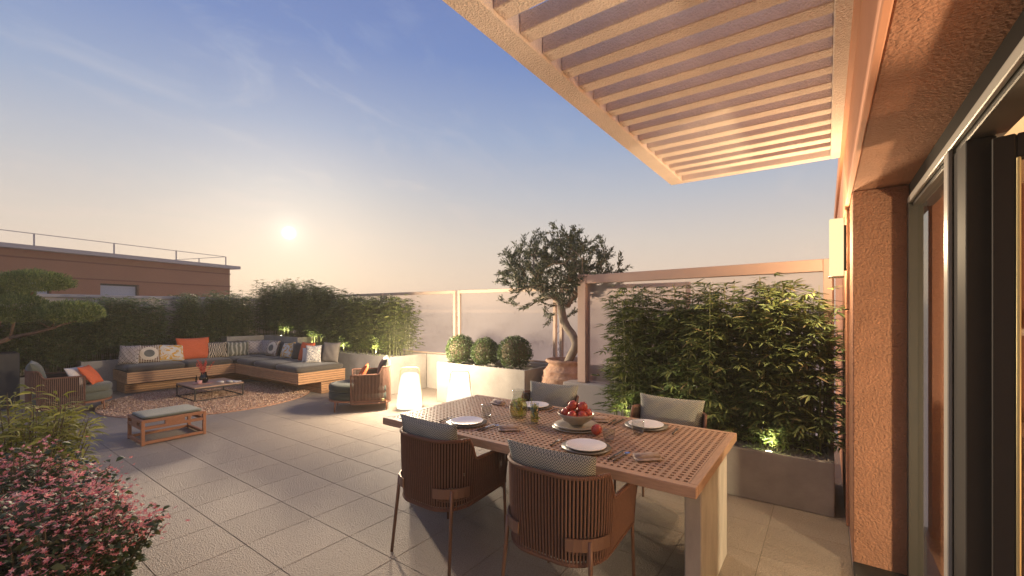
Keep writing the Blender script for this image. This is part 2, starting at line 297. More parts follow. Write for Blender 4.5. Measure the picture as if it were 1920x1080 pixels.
# ================================================================== mesh helpers
def tag(o, label=None, cat=None, group=None, kind=None):
    if label: o['label'] = label
    if cat: o['category'] = cat
    if group: o['group'] = group
    if kind: o['kind'] = kind
    return o
def thing(name, label, cat, loc=(0,0,0), rz=0., group=None):
    o = bpy.data.objects.new(name, None); C.objects.link(o); o.empty_display_size = .1
    o.location = loc; o.rotation_euler = (0, 0, rz); return tag(o, label, cat, group)
def mkobj(name, me, material, parent=None, smooth=False, loc=None, rot=None, kind=None):
    o = bpy.data.objects.new(name, me); C.objects.link(o)
    if material and not me.materials: me.materials.append(M[material] if isinstance(material, str) else material)
    if smooth: me.polygons.foreach_set('use_smooth', [True]*len(me.polygons))
    if parent: o.parent = parent
    if loc: o.location = loc
    if rot: o.rotation_euler = rot
    if kind: o['kind'] = kind
    return o
class MB:
    def __init__(s): s.v = []; s.f = []
    def add(s, vs, fs):
        n = len(s.v); s.v += [tuple(v) for v in vs]; s.f += [tuple(i+n for i in f) for f in fs]; return s
    def box(s, x0, x1, y0, y1, z0, z1, b=0.):
        if x0 > x1: x0, x1 = x1, x0
        if y0 > y1: y0, y1 = y1, y0
        if z0 > z1: z0, z1 = z1, z0
        b = min(b, (x1-x0)*.45, (y1-y0)*.45, (z1-z0)*.45)
        if b <= 0:
            return s.add([(x,y,z) for x in (x0,x1) for y in (y0,y1) for z in (z0,z1)],
                         [(0,1,3,2),(4,6,7,5),(0,4,5,1),(2,3,7,6),(0,2,6,4),(1,5,7,3)])
        vs = []; idx = {}
        for i, (X, sx) in enumerate(((x0,1),(x1,-1))):
            for j, (Y, sy) in enumerate(((y0,1),(y1,-1))):
                for k, (Z, sz) in enumerate(((z0,1),(z1,-1))):
                    idx[i,j,k] = len(vs)
                    vs += [(X, Y+sy*b, Z+sz*b), (X+sx*b, Y, Z+sz*b), (X+sx*b, Y+sy*b, Z)]
        fs = []
        q = lambda a, pts: [idx[p]+a for p in pts]
        for i in (0,1):
            f = q(0, [(i,0,0),(i,0,1),(i,1,1),(i,1,0)]); fs.append(f if i == 0 else f[::-1])
            f = q(1, [(0,i,0),(1,i,0),(1,i,1),(0,i,1)]); fs.append(f if i == 0 else f[::-1])
            f = q(2, [(0,0,i),(0,1,i),(1,1,i),(1,0,i)]); fs.append(f if i == 0 else f[::-1])
        for a in (0,1):
            for c in (0,1):
                fs.append([idx[a,c,0]+0, idx[a,c,0]+1, idx[a,c,1]+1, idx[a,c,1]+0])
                fs.append([idx[a,0,c]+0, idx[a,0,c]+2, idx[a,1,c]+2, idx[a,1,c]+0])
                fs.append([idx[0,a,c]+1, idx[0,a,c]+2, idx[1,a,c]+2, idx[1,a,c]+1])
                for d in (0,1): 
                    if c in (0,1): pass
        for k_ in idx.values(): fs.append([k_, k_+1, k_+2])
        return s.add(vs, fs)
    def tube(s, pts, r, n=6, cap=True, close=False):
        pts = [Vector(p) for p in pts]; N = len(pts)
        rs = r if isinstance(r, (list, tuple)) else [r]*N
        up = Vector((0,0,1)); rings = []
        prev = None
        for i, p in enumerate(pts):
            if close: t = pts[(i+1) % N]-pts[i-1]
            else: t = pts[min(i+1, N-1)]-pts[max(i-1, 0)]
            t = t.normalized() if t.length > 1e-9 else Vector((0,0,1))
            if prev is None:
                a = up if abs(t.z) < .9 else Vector((1,0,0)); u = t.cross(a).normalized()
            else:
                u = prev-t*prev.dot(t); u = u.normalized() if u.length > 1e-6 else t.orthogonal().normalized()
            prev = u; w = t.cross(u)
            rings.append([p+(u*math.cos(2*math.pi*k/n)+w*math.sin(2*math.pi*k/n))*rs[i] for k in range(n)])
        vs = [v for rg in rings for v in rg]; fs = []
        for i in range(N if close else N-1):
            a, b_ = i*n, ((i+1) % N)*n
            for k in range(n): fs.append((a+k, a+(k+1) % n, b_+(k+1) % n, b_+k))
        if cap and not close: fs += [tuple(range(n))[::-1], tuple(range((N-1)*n, N*n))]
        return s.add(vs, fs)
    def lathe(s, prof, n=24, cx=0, cy=0, sq=0.):
        vs = []; fs = []
        for (r, z_) in prof:
            for k in range(n):
                a = 2*math.pi*k/n; ca, sa = math.cos(a), math.sin(a)
                if sq: 
                    e = 2/(2+sq*4); ca, sa = math.copysign(abs(ca)**e, ca), math.copysign(abs(sa)**e, sa)
                vs.append((cx+r*ca, cy+r*sa, z_))
        for i in range(len(prof)-1):
            for k in range(n): fs.append((i*n+k, i*n+(k+1) % n, (i+1)*n+(k+1) % n, (i+1)*n+k))
        if prof[0][0] > 1e-4: fs.append(tuple(range(n))[::-1])
        if prof[-1][0] > 1e-4: fs.append(tuple(range((len(prof)-1)*n, len(prof)*n)))
        return s.add(vs, fs)
    def xf(s, mtx):
        s.v = [tuple(mtx @ Vector(v)) for v in s.v]; return s
    def mesh(s, name='m'):
        me = bpy.data.meshes.new(name); me.from_pydata(s.v, [], s.f); me.update(); return me
    def build(s, name, material, parent=None, smooth=False, **kw):
        return mkobj(name, s.mesh(name), material, parent, smooth, **kw)
def B(*a): return MB().box(*a)
def npmesh(name, V, F):
    """V (n,3), F (m,3) triangles"""
    me = bpy.data.meshes.new(name); n, m = len(V), len(F)
    me.vertices.add(n); me.vertices.foreach_set('co', np.ascontiguousarray(V, dtype=np.float32).ravel())
    me.loops.add(m*3); me.loops.foreach_set('vertex_index', np.ascontiguousarray(F, dtype=np.int32).ravel())
    me.polygons.add(m); me.polygons.foreach_set('loop_start', np.arange(0, m*3, 3, dtype=np.int32))
    me.update(calc_edges=True); me.validate(); return me
def nrm(a): return a/np.maximum(np.linalg.norm(a, axis=1, keepdims=True), 1e-9)
def leaves(P, D, L, Wd, droop=.25, up=None, roll=.6):
    P = np.asarray(P, float); D = nrm(np.asarray(D, float)); n = len(P)
    L = np.broadcast_to(L, (n,))[:, None]; Wd = np.broadcast_to(Wd, (n,))[:, None]
    U = np.tile([0., 0., 1.], (n, 1)) if up is None else np.asarray(up, float)
    U = U+rng.normal(0, roll, (n, 3)); Sd = nrm(np.cross(D, U)); Nn = nrm(np.cross(Sd, D))
    g = np.array([[0., 0., -1.]])
    p0 = P; c1 = P+D*L*.38; c2 = P+D*L*.74+g*L*droop*.35; p5 = P+D*L+g*L*droop
    V = np.stack([p0, c1+Sd*Wd*.5+Nn*Wd*.15, c1-Sd*Wd*.5+Nn*Wd*.15, c2+Sd*Wd*.34+Nn*Wd*.1, c2-Sd*Wd*.34+Nn*Wd*.1, p5], 1).reshape(-1, 3)
    T = np.array([[0,2,1],[1,2,4],[1,4,3],[3,4,5]]); F = (T[None]+np.arange(n)[:, None, None]*6).reshape(-1, 3)
    return V, F
def merge(parts):
    Vs, Fs, o = [], [], 0
    for V, F in parts: Vs.append(V); Fs.append(F+o); o += len(V)
    return np.concatenate(Vs), np.concatenate(Fs)
def rand_dirs(n): return nrm(rng.normal(0, 1, (n, 3)))

# ================================================================== setting
ground = MB().add([(-2500,-2500,-14),(2500,-2500,-14),(2500,2500,-14),(-2500,2500,-14)], [(0,1,2,3)]).build('ground', 'ground')
tag(ground, kind='structure')
floor = B(-16, .134, -3, 6.6, -.30, -.005).build('terrace_floor', 'joint'); tag(floor, kind='structure')
cY, sY = math.cos(YAW), math.sin(YAW)
def proj(X, Y, Z):
    r = cY*X+sY*Y; f = -sY*X+cY*Y
    return (960+816*r/f, 582-816*(Z-1.6)/f, f) if f > .15 else (9e9, 9e9, f)
TP = .478; cells = []
for i in range(-33, 1):
    for j in range(-6, 14):
        x0 = -.02+i*TP-.33; y0 = -.09+j*TP
        cells.append((x0, y0))
def score(c):
    px, py, f = proj(c[0]+TP/2, c[1]+TP/2, 0)
    if f < .4: return 0
    if -250 < px < 2100 and 560 < py < 1300: return 1/f**3
    return 0
cells.sort(key=score, reverse=True)
tme = B(.0018, TP-.0018, .0018, TP-.0018, -.0048, 0, .0014).mesh('tile')
rest = MB()
for k, (x0, y0) in enumerate(cells):
    x1 = x0+TP
    if x0 > .1 or y0 > 6.3: continue
    if k < 285 and score((x0, y0)) > 0 and x1 <= .134: mkobj('tile', tme, 'tile', floor, loc=(x0, y0, 0))
    else: rest.box(x0+.0018, min(x1, .13)-.0018, y0+.0018, y0+TP-.0018, -.0048, 0, .0014)
rest.build('tiles', 'tile', floor, kind='stuff')

# ---- low back wall and frosted glass screens
GY = 6.3
lw = B(-16, -1.6, GY, GY+.2, -.3, .70, .008).build('low_wall', 'white'); tag(lw, 'low pale rendered wall carrying the frosted glass screens', 'wall')
bw = B(-12.75, -12.55, -3, GY+.2, -.3, 1.86, .01).build('boundary_wall', 'beige'); tag(bw, 'tall beige rendered wall behind the left bamboo hedge', 'wall')
B(-12.78, -12.52, -3, GY+.22, 1.863, 1.93, .008).build('coping', 'cap', bw)
def glass_panel(x0, x1, label, z0=.70, z1=2.0, y=GY+.10):
    t = thing('glass_screen', label, 'glass screen', ((x0+x1)/2, y, z0), 0, 'frosted glass screens on the low back wall')
    h = (x1-x0)/2; H = z1-z0; w = .055
    for s in (-1, 1):
        a = s*h; MB().box(min(a, a-s*w), max(a, a-s*w), -.03, .03, .002, H, .004).build('post', 'frame', t)
    MB().box(-h+w+.001, h-w-.001, -.028, .028, H-.062, H-.001, .004).build('top_rail', 'frame', t)
    MB().box(-h+w+.001, h-w-.001, -.02, .02, .003, .03, .003).build('bottom_rail', 'frame', t)
    B(-h+w, h-w, -.005, .005, .03, H-.062).build('pane', 'frost', t)
glass_panel(-5.94, -3.70, 'frosted glass screen directly behind the three round box shrubs')
glass_panel(-3.63, -1.55, 'frosted glass screen behind the olive tree trunk')
glass_panel(-8.25, -6.01, 'frosted glass screen half covered by the right end of the far bamboo hedge')
glass_panel(-10.55, -8.32, 'frosted glass screen almost hidden by the far bamboo hedge behind the sofa')
glass_panel(-12.5, -10.62, 'frosted glass screen behind the tall corner bamboo')

# ---- big bronze framed screen on the right (13 degrees off)
sc_a = math.atan2(5.44-5.02, -2.77-.05)
L_ = math.hypot(2.82, .42)
t = thing('framed_screen', 'large bronze framed frosted glass screen behind the right bamboo hedge', 'glass screen', (.05, 5.02, 0), sc_a)
B(0, .07, -.05, .05, .05, 2.08, .004).build('post', 'frame_br', t)
B(L_-.13, L_, -.06, .06, .62, 2.09, .004).build('post', 'frame_br', t)
B(L_+.001, L_+.035, -.07, -.02, .63, 2.085, .003).build('post_fin', 'frame_br', t)
B(.071, L_-.131, -.05, .05, 1.965, 2.08, .004).build('top_rail', 'frame_br', t)
B(.071, L_-.131, -.03, .03, .55, .60, .004).build('bottom_rail', 'frame_br', t)
B(.07, L_-.13, -.006, .006, .60, 1.965).build('pane', 'frost', t)
B(L_-.142, L_-.132, -.04, -.02, .6, 1.96, .002).build('glazing_bead', 'lightmet', t)
wl = B(-2.95, -1.95, 5.28, 5.62, 0, .615, .008).build('low_wall', 'white'); tag(wl, 'short pale block wall under the left post of the bronze framed screen', 'wall')

# ---- planters
def planter(name, label, x0, x1, y0, y1, h, th=.045, soil=.06, material='conc', group='concrete planters round the terrace'):
    t = thing(name, label, 'planter', ((x0+x1)/2, (y0+y1)/2, 0), 0, group)
    a, b_ = (x1-x0)/2, (y1-y0)/2
    m = MB(); m.box(-a, a, -b_, -b_+th, 0, h, .006); m.box(-a, a, b_-th, b_, 0, h, .006)
    m.box(-a, -a+th, -b_+th+.0005, b_-th-.0005, 0, h-.0005, .006); m.box(a-th, a, -b_+th+.0005, b_-th-.0005, 0, h-.0005, .006)
    m.build('trough', material, t)
    B(-a+th, a-th, -b_+th, b_-th, h-soil-.1, h-soil).build('soil', 'soil', t)
    return t
planter('planter', 'long low concrete planter of the right bamboo hedge with white pebbles', -1.80, .05, 4.17, 5.00, .42)
planter('planter', 'bright concrete planter box holding three clipped round shrubs', -5.56, -3.69, 5.43, 6.05, .69)
planter('planter', 'concrete planter of the far bamboo hedge, behind the right armchair', -9.80, -6.70, 5.33, 6.25, .715)
planter('planter', 'raised concrete corner planter behind the sofa corner, right of its joint', -11.40, -9.82, 5.20, 6.25, .98)
planter('planter', 'raised concrete corner planter behind the left arm of the sofa', -12.5, -11.46, 4.38, 6.25, .981)
planter('planter', 'concrete planter behind the left arm of the corner sofa', -12.5, -11.47, 1.90, 4.36, .62)
planter('planter', 'low concrete planter behind the left armchair', -12.5, -11.47, -2.5, 1.88, .42)
t = thing('square_pot', 'tall dark square pot at the left edge behind the lime green shrub', 'pot', (-11.05, .78, 0))
B(-.28, .28, -.28, .28, 0, .9, .01).build('body', 'planterdk', t); B(-.25, .25, -.25, .25, .9, .902).build('soil', 'soil', t)

# ---- pebbles
def pebbles(name, regions, n, size=(.012, .026), parent=None):
    base = np.array([[1,0,0],[-1,0,0],[0,1,0],[0,-1,0],[0,0,1],[0,0,-1]], float)
    F0 = np.array([[0,2,4],[2,1,4],[1,3,4],[3,0,4],[2,0,5],[1,2,5],[3,1,5],[0,3,5]])
    Vs = []
    for (x0, x1, y0, y1, z_), k in zip(regions, n):
        P = np.column_stack([rng.uniform(x0, x1, k), rng.uniform(y0, y1, k), z_+rng.uniform(-.006, .012, k)])
        sc_ = rng.uniform(*size, k)[:, None, None]*rng.uniform(.6, 1.2, (k, 1, 3))
        a = rng.uniform(0, 6.28, k); rot = np.zeros((k,3,3)); rot[:,0,0]=np.cos(a); rot[:,0,1]=-np.sin(a); rot[:,1,0]=np.sin(a); rot[:,1,1]=np.cos(a); rot[:,2,2]=1
        V = np.einsum('nij,nvj->nvi', rot, base[None]*sc_)+P[:, None]; Vs.append(V.reshape(-1, 3))
    V = np.concatenate(Vs); n_ = len(V)//6; F = (F0[None]+np.arange(n_)[:, None, None]*6).reshape(-1, 3)
    o = mkobj(name, npmesh(name, V, F), 'pebble', parent, True); o['kind'] = 'stuff'; return o
tag(pebbles('pebbles', [(-1.74,.0,4.22,4.50,.375),(-9.7,-6.75,5.38,5.7,.68),(-5.5,-3.75,5.48,5.6,.655)], [2600,1400,300]), 'loose pale pebbles covering the soil of the planters', 'pebbles')

# ================================================================== bamboo
def bamboo(name, label, x0, x1, y0, y1, z0, ztop, stalks, clusters, leaf=(.09,.14), w=.016, material='bamboo', zfun=None, per=6, group=None, spread=.22):
    t = thing(name, label, 'bamboo', ((x0+x1)/2, (y0+y1)/2, z0), 0, group)
    ox, oy = (x0+x1)/2, (y0+y1)/2
    tops = []; m = MB(); base = []
    for k in range(stalks):
        x = random.uniform(x0+.05, x1-.05); y = random.uniform(y0+.05, y1-.05)
        zt = (zfun(x, y) if zfun else ztop); h = (zt-z0)*random.uniform(.72, 1.02)
        lx, ly = random.gauss(0, .06), random.gauss(0, .06)
        P = [(x-ox, y-oy, 0), (x-ox+lx*.4, y-oy+ly*.4, h*.5), (x-ox+lx, y-oy+ly, h)]
        m.tube(P, [.0055, .0045, .002], 4, cap=False); base.append((x-ox, y-oy, lx, ly, h))
    m.build('stalks', 'stalk', t, kind='stuff')
    A = np.array(base); idx = rng.integers(0, len(A), clusters)
    f = rng.uniform(.10 if group == gL else .03, 1., clusters)**.9; a = A[idx]
    az = rng.uniform(0, 2*np.pi, clusters); br = rng.uniform(.02, spread, clusters)*(1.15-f*.5)
    D = np.column_stack([np.cos(az), np.sin(az), rng.uniform(-.1, .5, clusters)])
    P = np.column_stack([a[:,0]+a[:,2]*f, a[:,1]+a[:,3]*f, a[:,4]*f])+D*br[:,None]
    # fans of leaves
    k = per; fan = np.linspace(-1.25, 1.25, k)[None]+rng.normal(0, .15, (clusters, k))
    az2 = az[:, None]+fan; el = rng.uniform(-.35, .30, (clusters, 1))+rng.normal(0, .14, (clusters, k))
    DD = np.stack([np.cos(az2)*np.cos(el), np.sin(az2)*np.cos(el), np.sin(el)], -1).reshape(-1, 3)
    PP = np.repeat(P, k, 0); LL = rng.uniform(*leaf, len(PP))*np.tile(1-.35*np.abs(np.linspace(-1, 1, k)), clusters)
    V, F = leaves(PP, DD, LL, LL*.0+w*rng.uniform(.75, 1.25, len(PP)), droop=.07, roll=.25)
    mkobj('foliage', npmesh('foliage', V, F), material, t, kind='stuff')
    return t
gR = 'bamboo clumps of the right planter'; gL = 'bamboo clumps hedging the lounge corner'
def zr(x, y): return 1.86+.05*math.sin(x*9)
bamboo('bamboo_clump', 'tall dark bamboo clump at the facade end of the right planter', -.62, .02, 4.30, 4.95, .40, 1.92, 60, 2400, (.10,.17), .019, 'bambood', zr, 7, gR)
bamboo('bamboo_clump', 'bamboo clump behind the pillow of the right far dining chair, middle of the right planter', -1.22, -.58, 4.30, 5.02, .40, 1.9, 60, 2400, (.10,.17), .019, 'bambood', zr, 7, gR)
bamboo('bamboo_clump', 'leafy bamboo clump at the left end of the right planter beside the screen post', -1.98, -1.20, 4.40, 5.15, .40, 1.88, 66, 2800, (.10,.16), .019, 'bamboo', lambda x, y: 1.90-.10*max(0, -1.55-x)*2, 7, gR, .2)
bamboo('bamboo_clump', 'bright lit bamboo clump at the right end of the hedge, behind the right armchair', -7.95, -6.75, 5.40, 6.12, .68, 1.88, 80, 6728, (.08,.13), .017, 'bambool', None, 6, gL)
bamboo('bamboo_clump', 'bright bamboo clump behind the orange cushion end of the sofa', -9.1, -7.9, 5.40, 6.12, .68, 1.92, 80, 6728, (.08,.13), .017, 'bamboo', None, 6, gL)
bamboo('bamboo_clump', 'tall bamboo clump over the right part of the raised corner planter', -10.5, -9.05, 5.40, 6.15, .85, 2.16, 80, 6728, (.09,.14), .017, 'bamboo', lambda x, y: 2.06-(x+9.0)*.16, 6, gL)
bamboo('bamboo_clump', 'tallest bamboo clump in the corner behind the sofa', -12.2, -10.45, 5.25, 6.15, .95, 2.38, 90, 7656, (.09,.15), .017, 'bamboo', None, 6, gL)
bamboo('bamboo_clump', 'dark bamboo clump behind the large orange cushion on the left arm', -12.3, -11.6, 3.55, 5.15, .60, 2.06, 90, 7656, (.08,.13), .016, 'bambood', lambda x, y: 2.05+.10*(y-4.3), 6, gL)
bamboo('bamboo_clump', 'dark bamboo clump behind the patterned cushions at the left end of the sofa', -12.3, -11.6, 1.98, 3.50, .60, 1.86, 80, 6960, (.08,.13), .016, 'bambood', None, 6, gL)
bamboo('bamboo_clump', 'dark low bamboo clump behind the left armchair and the cloud pruned pine', -12.3, -11.6, .1, 1.95, .40, 1.70, 90, 7656, (.08,.13), .016, 'bambood', None, 6, gL)
bamboo('bamboo_clump', 'dark bamboo clump at the left edge behind the tall square pot', -12.3, -11.6, -1.9, .05, .40, 1.60, 60, 5104, (.08,.13), .016, 'bambood', None, 6, gL)

# ================================================================== boxwood balls
for x, lb in ((-5.27,'leftmost of the three clipped round shrubs, nearest the tall lantern'), (-4.70,'middle one of the three clipped round shrubs in the bright planter'), (-4.09,'largest rightmost of the three clipped round shrubs, next to the clay pot')):
    r = .272 if x > -4.3 else (.255 if x < -5 else .24)
    t = thing('round_shrub', lb, 'shrub', (x, 5.73, .63), 0, 'clipped round shrubs in the bright planter')
    n = 5200; D = rand_dirs(n); D = D[D[:,2] > -.80]; n = len(D)
    rr = r*rng.uniform(.84, 1.03, n)*(1+.05*np.sin(D[:,0]*7+x*5)*np.cos(D[:,1]*6+x*3)+.03*np.sin(D[:,2]*9+x*7))
    P = D*rr[:,None]+np.array([0,0,r+.015])
    V, F = leaves(P, D*.7+rand_dirs(n)*.8, rng.uniform(.018,.03,n), .014, 0., roll=1.)
    mkobj('foliage', npmesh('foliage', V, F), 'box', t, kind='stuff')
    MB().lathe([(0,.05)]+[(r*.82*math.sin(a), r+.02-r*.82*math.cos(a)) for a in [i*math.pi/8 for i in range(1,8)]]+[(0, r*1.82)], 14).build('inner_twigs', 'stem', t, True)
    MB().tube([(0,0,0),(0,0,.12)], .018, 6).build('stem', 'stem', t)

# ================================================================== branching trees
def skeleton(trunk, targets, step=.12):
    nodes = [Vector(p) for p in trunk]; par = [-1]+list(range(len(trunk)-1)); cnt = [0]*len(nodes)
    root_ok = len(trunk)//2
    targets = sorted(targets, key=lambda q: (Vector(q)-nodes[-1]).length)
    tips = []
    for q in targets:
        q = Vector(q); best, bd = None, 1e9
        for i, p in enumerate(nodes):
            if i < root_ok: continue
            d = (p-q).length + (0.35*max(0, p.z-q.z))
            if d < bd: best, bd = i, d
        p = nodes[best]; k = max(1, int((q-p).length/step)); last = best
        for j in range(1, k+1):
            f_ = j/k; pt = p.lerp(q, f_)+Vector((random.gauss(0,.012), random.gauss(0,.012), .05*math.sin(math.pi*f_)*(q-p).length))
            nodes.append(pt); par.append(last); cnt.append(0); last = len(nodes)-1
        tips.append(last)
    for tp in tips:
        i = tp
        while i != -1: cnt[i] += 1; i = par[i]
    return nodes, par, cnt, tips
def branch_mesh(nodes, par, cnt, r0, p=.5, rmin=.0022):
    m = MB(); tot = max(cnt); rad = [max(rmin, r0*(c_/tot)**p) for c_ in cnt]
    kids = {}
    for i, q in enumerate(par):
        if q >= 0: kids.setdefault(q, []).append(i)
    starts = [0]; 
    while starts:
        s_ = starts.pop(); path = [s_] if par[s_] < 0 else [par[s_], s_]; i = s_
        while i in kids:
            ks = sorted(kids[i], key=lambda k: -cnt[k]); starts += ks[1:]; i = ks[0]; path.append(i)
        rr = [rad[k] for k in path]
        if par[s_] >= 0: rr[0] = rr[1]
        m.tube([nodes[k] for k in path], rr, 6 if rr[0] > .01 else 3, cap=False)
    return m
# ---- olive tree
ox, oy = -3.17, 5.80
pot = thing('clay_pot', 'large weathered terracotta pot under the olive tree', 'pot', (ox, oy, 0))
prof = [(.24,0),(.30,.06),(.37,.20),(.40,.36),(.40,.47),(.37,.58),(.385,.60),(.37,.62),(.345,.66),(.355,.69),(.335,.71),(.29,.76),(.275,.80),(.31,.825),(.32,.85),(.30,.87),(.26,.865),(.25,.80)]
pm_ = MB().lathe(prof, 56)
pm_.v = [(x*(1+.018*math.sin(z_*70+math.atan2(y,x)*3)+random.gauss(0,.014)), y*(1+.018*math.sin(z_*70+math.atan2(y,x)*3)+random.gauss(0,.014)), z_) for x, y, z_ in pm_.v]
pm_.build('body', 'clay', pot, True)
MB().lathe([(0,.80),(.26,.80)], 24).build('soil', 'soil', pot)
rt = thing('olive_tree', 'olive tree with leaning pale trunk and open grey green crown', 'tree', (ox, oy, .79))
trunk = [(.0,0,0),(.07,-.02,.12),(.15,-.04,.24),(.17,-.04,.33),(.10,-.02,.45),(.0,0,.55),(-.06,.0,.66),(-.09,.0,.78),(-.10,0,.88)]
tg = []
while len(tg) < 330:
    p = Vector((random.uniform(-1,1), random.uniform(-1,1), random.uniform(-1,1)))
    if p.length > 1 or p.length < .35: continue
    q = Vector((p.x*.90-.15, p.y*.80, p.z*.70+1.30))
    if q.z < .95+.35*abs(q.x+.1): 
        if random.random() < .75: continue
    if math.sin(q.x*5.1+q.z*4.3)*math.cos(q.y*4.7+q.z*3.1) > .62: continue
    tg.append(q)
tg += [Vector((-1.12,-.1,.95)), Vector((-1.02,.1,.90)), Vector((-.92,0,1.75)), Vector((.82,0,1.35)), Vector((.85,.0,1.5))]
nodes, par, cnt, tips = skeleton(trunk, tg)
branch_mesh(nodes, par, cnt, .062, .42).build('trunk', 'trunk', rt, True)
PP, DD = [], []
for tp in tips:
    i = tp; n1 = nodes[tp]; n0 = nodes[par[tp]]; dr = (n1-n0).normalized()+Vector((0,0,.35))
    e = n1+dr.normalized()*random.uniform(.10, .20)
    for k in range(58):
        f_ = random.uniform(-.7, 1); c_ = n1.lerp(e, f_) if f_ > 0 else n1.lerp(n0, -f_)
        d = Vector((random.gauss(0,1), random.gauss(0,1), random.gauss(0,1))).normalized()*.8+dr.normalized()
        PP.append(tuple(c_+Vector((random.gauss(0,.012),)*3))); DD.append(tuple(d))
PP = np.array(PP); V, F = leaves(PP, DD, rng.uniform(.045,.075,len(PP)), .015, .05, roll=.8)
mkobj('crown', npmesh('crown', V, F), 'olivel', rt, kind='stuff')

# ---- cloud pruned pine at the left edge
cp = thing('cloud_pine', 'cloud pruned pine with flat green pads reaching in from the left edge', 'tree', (-11.05, .78, .88))
def wpt(px, py, d):
    r = (px-960)/816*d; return (cY*r-sY*d+11.05, sY*r+cY*d-.78, 1.6-(py-582)/816*d-.88)
pads = [((65,532),7.3,.60,.27),((33,585),7.0,.52,.36),((135,590),7.1,.50,.27),((-60,560),7.4,.5,.3),((5,556),7.6,.5,.25)]
tr = [(0,0,0), (.05,0,.25), wpt(-60,665,7.2), wpt(-15,648,7.15), wpt(20,633,7.1)]
mp = MB(); mp.tube(tr, [.07,.06,.05,.04,.035], 8)
mp.tube([tr[-1], wpt(60,625,7.1), wpt(100,615,7.1), wpt(128,604,7.1)], [.035,.028,.02,.012], 6)
mp.tube([tr[-1], wpt(24,612,7.05), wpt(28,600,7.0)], [.025,.02,.015], 6)
mp.tube([tr[3], wpt(0,600,7.25), wpt(40,570,7.3), wpt(62,548,7.3)], [.03,.025,.02,.012], 6)
for q in (wpt(75,605,7.1), wpt(105,600,7.1), wpt(150,600,7.1)): mp.tube([wpt(95,616,7.1), q], [.014,.007], 5)
mp.build('trunk', 'ptrunk', cp, True)
for (pp, d, a, h) in pads:
    n = 11000; D = rand_dirs(n); c = np.array(wpt(pp[0], pp[1], d)); 
    lump = 1+.10*np.sin(D[:,0]*7+pp[0])*np.cos(D[:,1]*6)+.06*np.sin(D[:,2]*9+D[:,0]*11)
    up = np.where(D[:,2] > 0, 1., .55)
    P = c+D*np.array([a*.92, a*.8, h*.78])*(rng.uniform(.72,1.,n)*lump)[:,None]*np.column_stack([np.ones(n), np.ones(n), up])
    V, F = leaves(P, D*.6+np.array([0,0,.7])+rand_dirs(n)*.6, rng.uniform(.03,.055,n), .010, 0., roll=1.)
    mkobj('foliage_pad', npmesh('foliage_pad', V, F), 'needle', cp, kind=None)

# ---- foreground shrubs
def shrub(name, label, loc, cat, stems, rad, h, leafL, leafW, lm, nleaf, flowers=0, lean=(0,0), dens=1., lift=.1, droop=.3):
    t = thing(name, label, cat, loc); m = MB(); PP, DD, TT = [], [], []
    for k in range(stems):
        a = random.uniform(0, 6.283); r = rad*math.sqrt(random.random()); hx = r*math.cos(a)+lean[0]; hy = r*math.sin(a)+lean[1]
        hh = h*random.uniform(.78, 1.06)*(1-.32*(r/rad)**2)
        b0 = Vector((hx*.35, hy*.35, 0)); b1 = Vector((hx*.75, hy*.75, hh*.55)); b2 = Vector((hx, hy, hh))
        m.tube([b0, b1, b2], [.006,.004,.002], 4, cap=False); TT.append(b2)
        for j in range(nleaf):
            f_ = random.uniform(lift, 1.02); p = b0.lerp(b1, f_*2) if f_ < .5 else b1.lerp(b2, f_*2-1)
            az = random.uniform(0, 6.283); d = Vector((math.cos(az), math.sin(az), random.uniform(-.1,.8)))
            PP.append(tuple(p+d*random.uniform(0,.05))); DD.append(tuple(d))
    m.build('stems', 'stem', t, kind='stuff')
    PP = np.array(PP); L = rng.uniform(*leafL, len(PP))
    V, F = leaves(PP, DD, L, L*leafW, droop, roll=.4); mkobj('foliage', npmesh('foliage', V, F), lm, t, kind='stuff')
    if flowers:
        PP, DD, NN = [], [], []
        for b2 in TT:
            for q in range(flowers):
                ctr = b2+Vector((random.gauss(0,.05), random.gauss(0,.05), random.uniform(-.07,.035)))
                nv = Vector((random.gauss(0,.5), random.gauss(0,.5)-.2, 1)).normalized(); u = nv.orthogonal().normalized(); w_ = nv.cross(u); ph = random.random()*6
                for k in range(5):
                    a = ph+k*1.2566; PP.append(tuple(ctr)); DD.append(tuple(u*math.cos(a)+w_*math.sin(a)+nv*.25)); NN.append(tuple(nv))
        V, F = leaves(PP, DD, rng.uniform(.011,.018,len(PP)), .0072, .0, up=NN, roll=.15)
        mkobj('flowers', npmesh('flowers', V, F), 'petal', t, kind='stuff')
    return t
shrub('flowering_shrub', 'pink flowering shrub in the left foreground corner', (-3.05, .40, 0), 'shrub', 140, .40, .72, (.034,.058), .55, 'shrubl', 44, 13)
shrub('flowering_shrub', 'smaller pink flowering shrub at the left edge below the lime green plant', (-3.72, .38, 0), 'shrub', 110, .42, .78, (.034,.058), .55, 'shrubl', 34, 9)
shrub('leafy_shrub', 'lime green shrub with narrow pointed leaves at the left edge behind the pink flowers', (-4.9, .52, 0), 'shrub', 80, .36, .98, (.08,.15), .15, 'lime', 42, 0, droop=.35)

